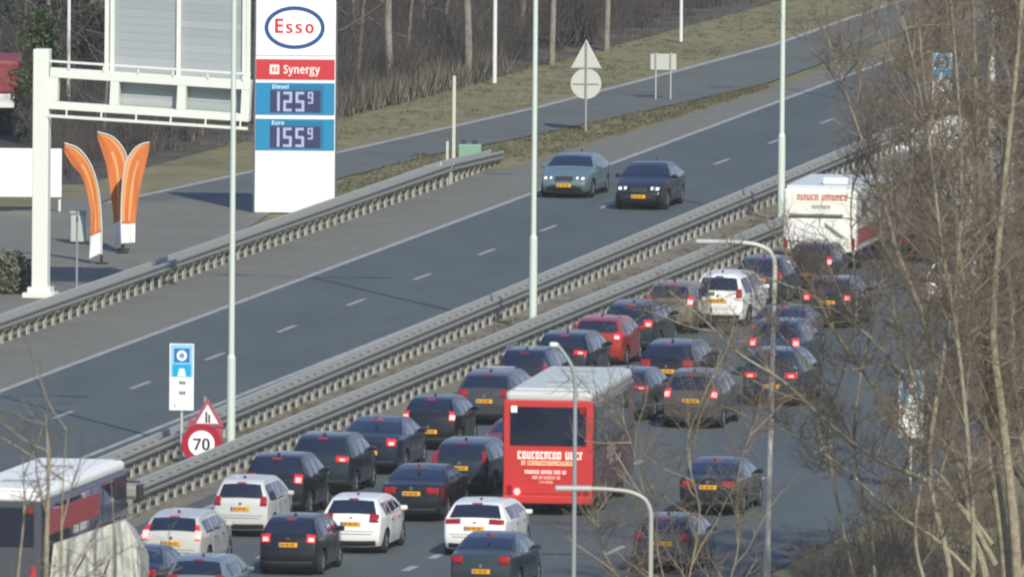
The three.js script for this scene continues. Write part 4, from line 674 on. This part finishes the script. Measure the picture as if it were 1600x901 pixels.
{
  let first = null;
  for (let n = 0; n < 80; n++) {
    let u, v; do { u = rr(96, 235); v = edgeV(u) - 1 - Math.pow(rnd(), 1.3) * 26; } while (clearOf(u, v)); const k = [0, 1, 3, 0, 1, 3, 4][Math.floor(rnd() * 7)];
    const t = thing('forest_tree', 'bare dark tree among many others in the wood beyond the slip road', 'tree', v, 0, -u, rr(0, 6.28), 'bare trees of the wood beyond the slip road');
    t.scale.setScalar(rr(0.8, 1.2)); add(t, 'trunk', kinds[k][0], kinds[k][2]); add(t, 'crown', kinds[k][1], woodTwig);
  }
}
function scatter(name, geo, mat, n, place, smin, smax) {
  const m = new THREE.InstancedMesh(geo, mat, n), d = new THREE.Object3D(); m.name = numbered(name); m.userData.kind = 'stuff'; m.castShadow = m.receiveShadow = true;
  for (let i = 0; i < n; i++) { const [u, v] = place(); d.position.set(v, 0, -u); d.rotation.set(rr(-0.1, 0.1), rr(0, 6.28), rr(-0.1, 0.1)); const s = rr(smin, smax); d.scale.set(s * rr(0.8, 1.2), s, s * rr(0.8, 1.2)); d.updateMatrix(); m.setMatrixAt(i, d.matrix); }
  scene.add(m); return m;
}
{ // far wood and brushwood: nobody could count these
  scatter('far_wood', mergeGeometries([kinds[0][0], kinds[0][1]]), woodTwig, 260, () => { const u = rr(150, 420); return [u, edgeV(Math.min(u, 235)) - 22 - rnd() * 110]; }, 0.8, 1.3);
  const b = new Wood(); seed = 55; for (let i = 0; i < 26; i++) { const s = shoot(V3(rr(-0.6, 0.6), 0, rr(-0.6, 0.6)), V3(rr(-0.5, 0.5), 1, rr(-0.5, 0.5)), rr(1.2, 2.6), 0.16, 0.05, 5); b.tube(s, 0.016, 0.005, 3); for (const [q] of sprout(s, 7, 0.9, 0.007, 0.8, 0.05)) b.tube(q, 0.007, 0.003, 3); }
  const bg = b.geo(); seed = 56;
  scatter('brushwood', bg, M(C(0.10, 0.088, 0.078), 0.95), 1500, () => { let u, v; do { u = rr(92, 240); v = edgeV(u) - 0.3 - Math.pow(rnd(), 1.2) * 40; } while (clearOf(u, v)); return [u, v]; }, 0.5, 1.25);
  seed = 58; scatter('scrub', bg, vergeTwig, 150, () => [rr(-78, -30), 30.5 + rnd() * 12], 0.35, 1.0);
  // blades of dry grass
  const blade = (n, h, w, sp) => { const pos = [], nor = [], uv = []; for (let i = 0; i < n; i++) { const x = rr(-sp, sp), z = rr(-sp, sp), a = rr(0, 6.28), l = rr(0.6, 1) * h, dx = Math.cos(a) * w, dz = Math.sin(a) * w, tx2 = x + rr(-0.4, 0.4) * l, tz = z + rr(-0.4, 0.4) * l; pos.push(x - dx, 0, z - dz, x + dx, 0, z + dz, tx2, l, tz); for (let k = 0; k < 3; k++) { nor.push(Math.sin(a) * 0.3, 0.9, -Math.cos(a) * 0.3); uv.push(0, 0); } } const g = new THREE.BufferGeometry(); g.setAttribute('position', new THREE.Float32BufferAttribute(pos, 3)); g.setAttribute('normal', new THREE.Float32BufferAttribute(nor, 3)); g.setAttribute('uv', new THREE.Float32BufferAttribute(uv, 2)); return g; };
  const dry = M(C(0.44, 0.37, 0.20), 0.95, 0, { side: THREE.DoubleSide }), green = M(C(0.30, 0.29, 0.125), 0.95, 0, { side: THREE.DoubleSide }), reed = M(C(0.40, 0.35, 0.27), 0.95, 0, { side: THREE.DoubleSide });
  scatter('reeds', blade(40, 1.3, 0.012, 0.4), reed, 200, () => { const u = rr(124, 158); return [u, edgeV(u) + rr(-0.8, 0.8)]; }, 0.5, 1.1);
  const tuft = blade(60, 0.16, 0.008, 0.3);
  const slipEdge = u => u < 109 ? -11.0 : u < 140 ? -10.3 + (u - 109) * 0.11 : -6.9 + (u - 140) * 0.09;
  const spots = () => { const k = rnd(); if (k < 0.3) return [rr(-75, -10), 27.6 + Math.pow(rnd(), 1.2) * 14]; if (k < 0.6) { const u = rr(85, 152); const e0 = slipEdge(u) + 0.2, e1 = u < 106 ? -7.4 : u < 130 ? -6.4 + (u - 106) * 0.033 : -5.6 + (u - 130) * 0.024; return [u, rr(e0, Math.max(e0, e1 - 0.1))]; } if (k < 0.85) { const u = rr(108, 235); const fv = u < 137 ? -13.7 + (u - 111) * 0.084 : u < 161 ? -11.5 + (u - 137) * 0.054 : -10.2 + (u - 161) * 0.03; return [u, fv - 0.3 - rnd() * 6.5]; } return [rr(-30, 105), rr(-9.1, -7.7)]; };
  scatter('dry_grass', tuft, dry, 2600, spots, 0.25, 0.7); scatter('green_grass', tuft, green, 2600, spots, 0.25, 0.6);
  scatter('median_weeds', tuft, dry, 700, () => [rr(-45, 140), rr(5.9, 7.9)], 0.3, 0.9);
}
// evergreens at the left edge
{
  const leafy = (label, u, v, w, h, sd, col, name = 'evergreen_bush') => {
    seed = sd; const t = thing(name, label, 'bush', v, 0, -u, YAW), st = new Wood(), pos = [], nor = [], uv = [];
    for (let i = 0; i < 7; i++) st.tube(shoot(V3(rr(-0.2, 0.2), 0, rr(-0.2, 0.2)), V3(rr(-0.4, 0.4) * w, h, rr(-0.4, 0.4) * w), h * 0.8, 0.12, 0.03, 5), 0.05, 0.015, 4);
    const clumps = []; for (let i = 0; i < 46; i++) { const y = rnd(), a = rr(0, 6.28), rad = Math.sqrt(rnd()) * w * 0.5 * Math.sin(Math.PI * (0.18 + 0.78 * y)); clumps.push(V3(Math.cos(a) * rad, 0.1 + y * h * 0.95, Math.sin(a) * rad)); }
    for (const c of clumps) for (let k = 0; k < 90; k++) { const d = V3(rr(-1, 1), rr(-1, 1), rr(-1, 1)).multiplyScalar(0.34), q = c.clone().add(d), e1 = V3(rr(-1, 1), rr(-1, 1), rr(-1, 1)).normalize().multiplyScalar(0.11), e2 = V3(rr(-1, 1), rr(-1, 1), rr(-1, 1)).normalize().multiplyScalar(0.05), n = e1.clone().cross(e2).normalize(); for (const s of [q.clone().add(e1), q.clone().add(e2), q.clone().sub(e1), q.clone().add(e1), q.clone().sub(e1), q.clone().sub(e2)]) { pos.push(s.x, Math.max(0.02, s.y), s.z); nor.push(n.x, n.y, n.z); uv.push(0, 0); } }
    const g = new THREE.BufferGeometry(); g.setAttribute('position', new THREE.Float32BufferAttribute(pos, 3)); g.setAttribute('normal', new THREE.Float32BufferAttribute(nor, 3)); g.setAttribute('uv', new THREE.Float32BufferAttribute(uv, 2));
    add(t, 'stem', st.geo(), woodBark); add(t, 'foliage', g, M(C(...col), 0.8, 0, { side: THREE.DoubleSide }), 'stuff');
  };
  leafy('tall green bush right behind the gantry column, above the white board', 111, -24.6, 1.7, 4.6, 301, [0.055, 0.085, 0.03]);
  leafy('dark evergreen behind the red lorry at the upper left corner', 141, -32.5, 3.2, 6.5, 302, [0.035, 0.055, 0.035]);
  leafy('dark evergreen between the red lorry and the thin lamp post', 146, -30.5, 3.0, 6, 303, [0.04, 0.05, 0.03]);
  leafy('olive bush under the gantry arm beside the thin white lamp post', 125, -25.3, 3.0, 4.0, 304, [0.075, 0.075, 0.04]);
  leafy('low dark bush below the red lorry at the left edge', 116, -27.6, 2.6, 0.6, 305, [0.05, 0.06, 0.035]);
  leafy('grey green bush at the foot of the gantry column by the left border', 37, -11.3, 1.3, 1.0, 306, [0.13, 0.14, 0.10]);
}
renderer.render(scene, camera);
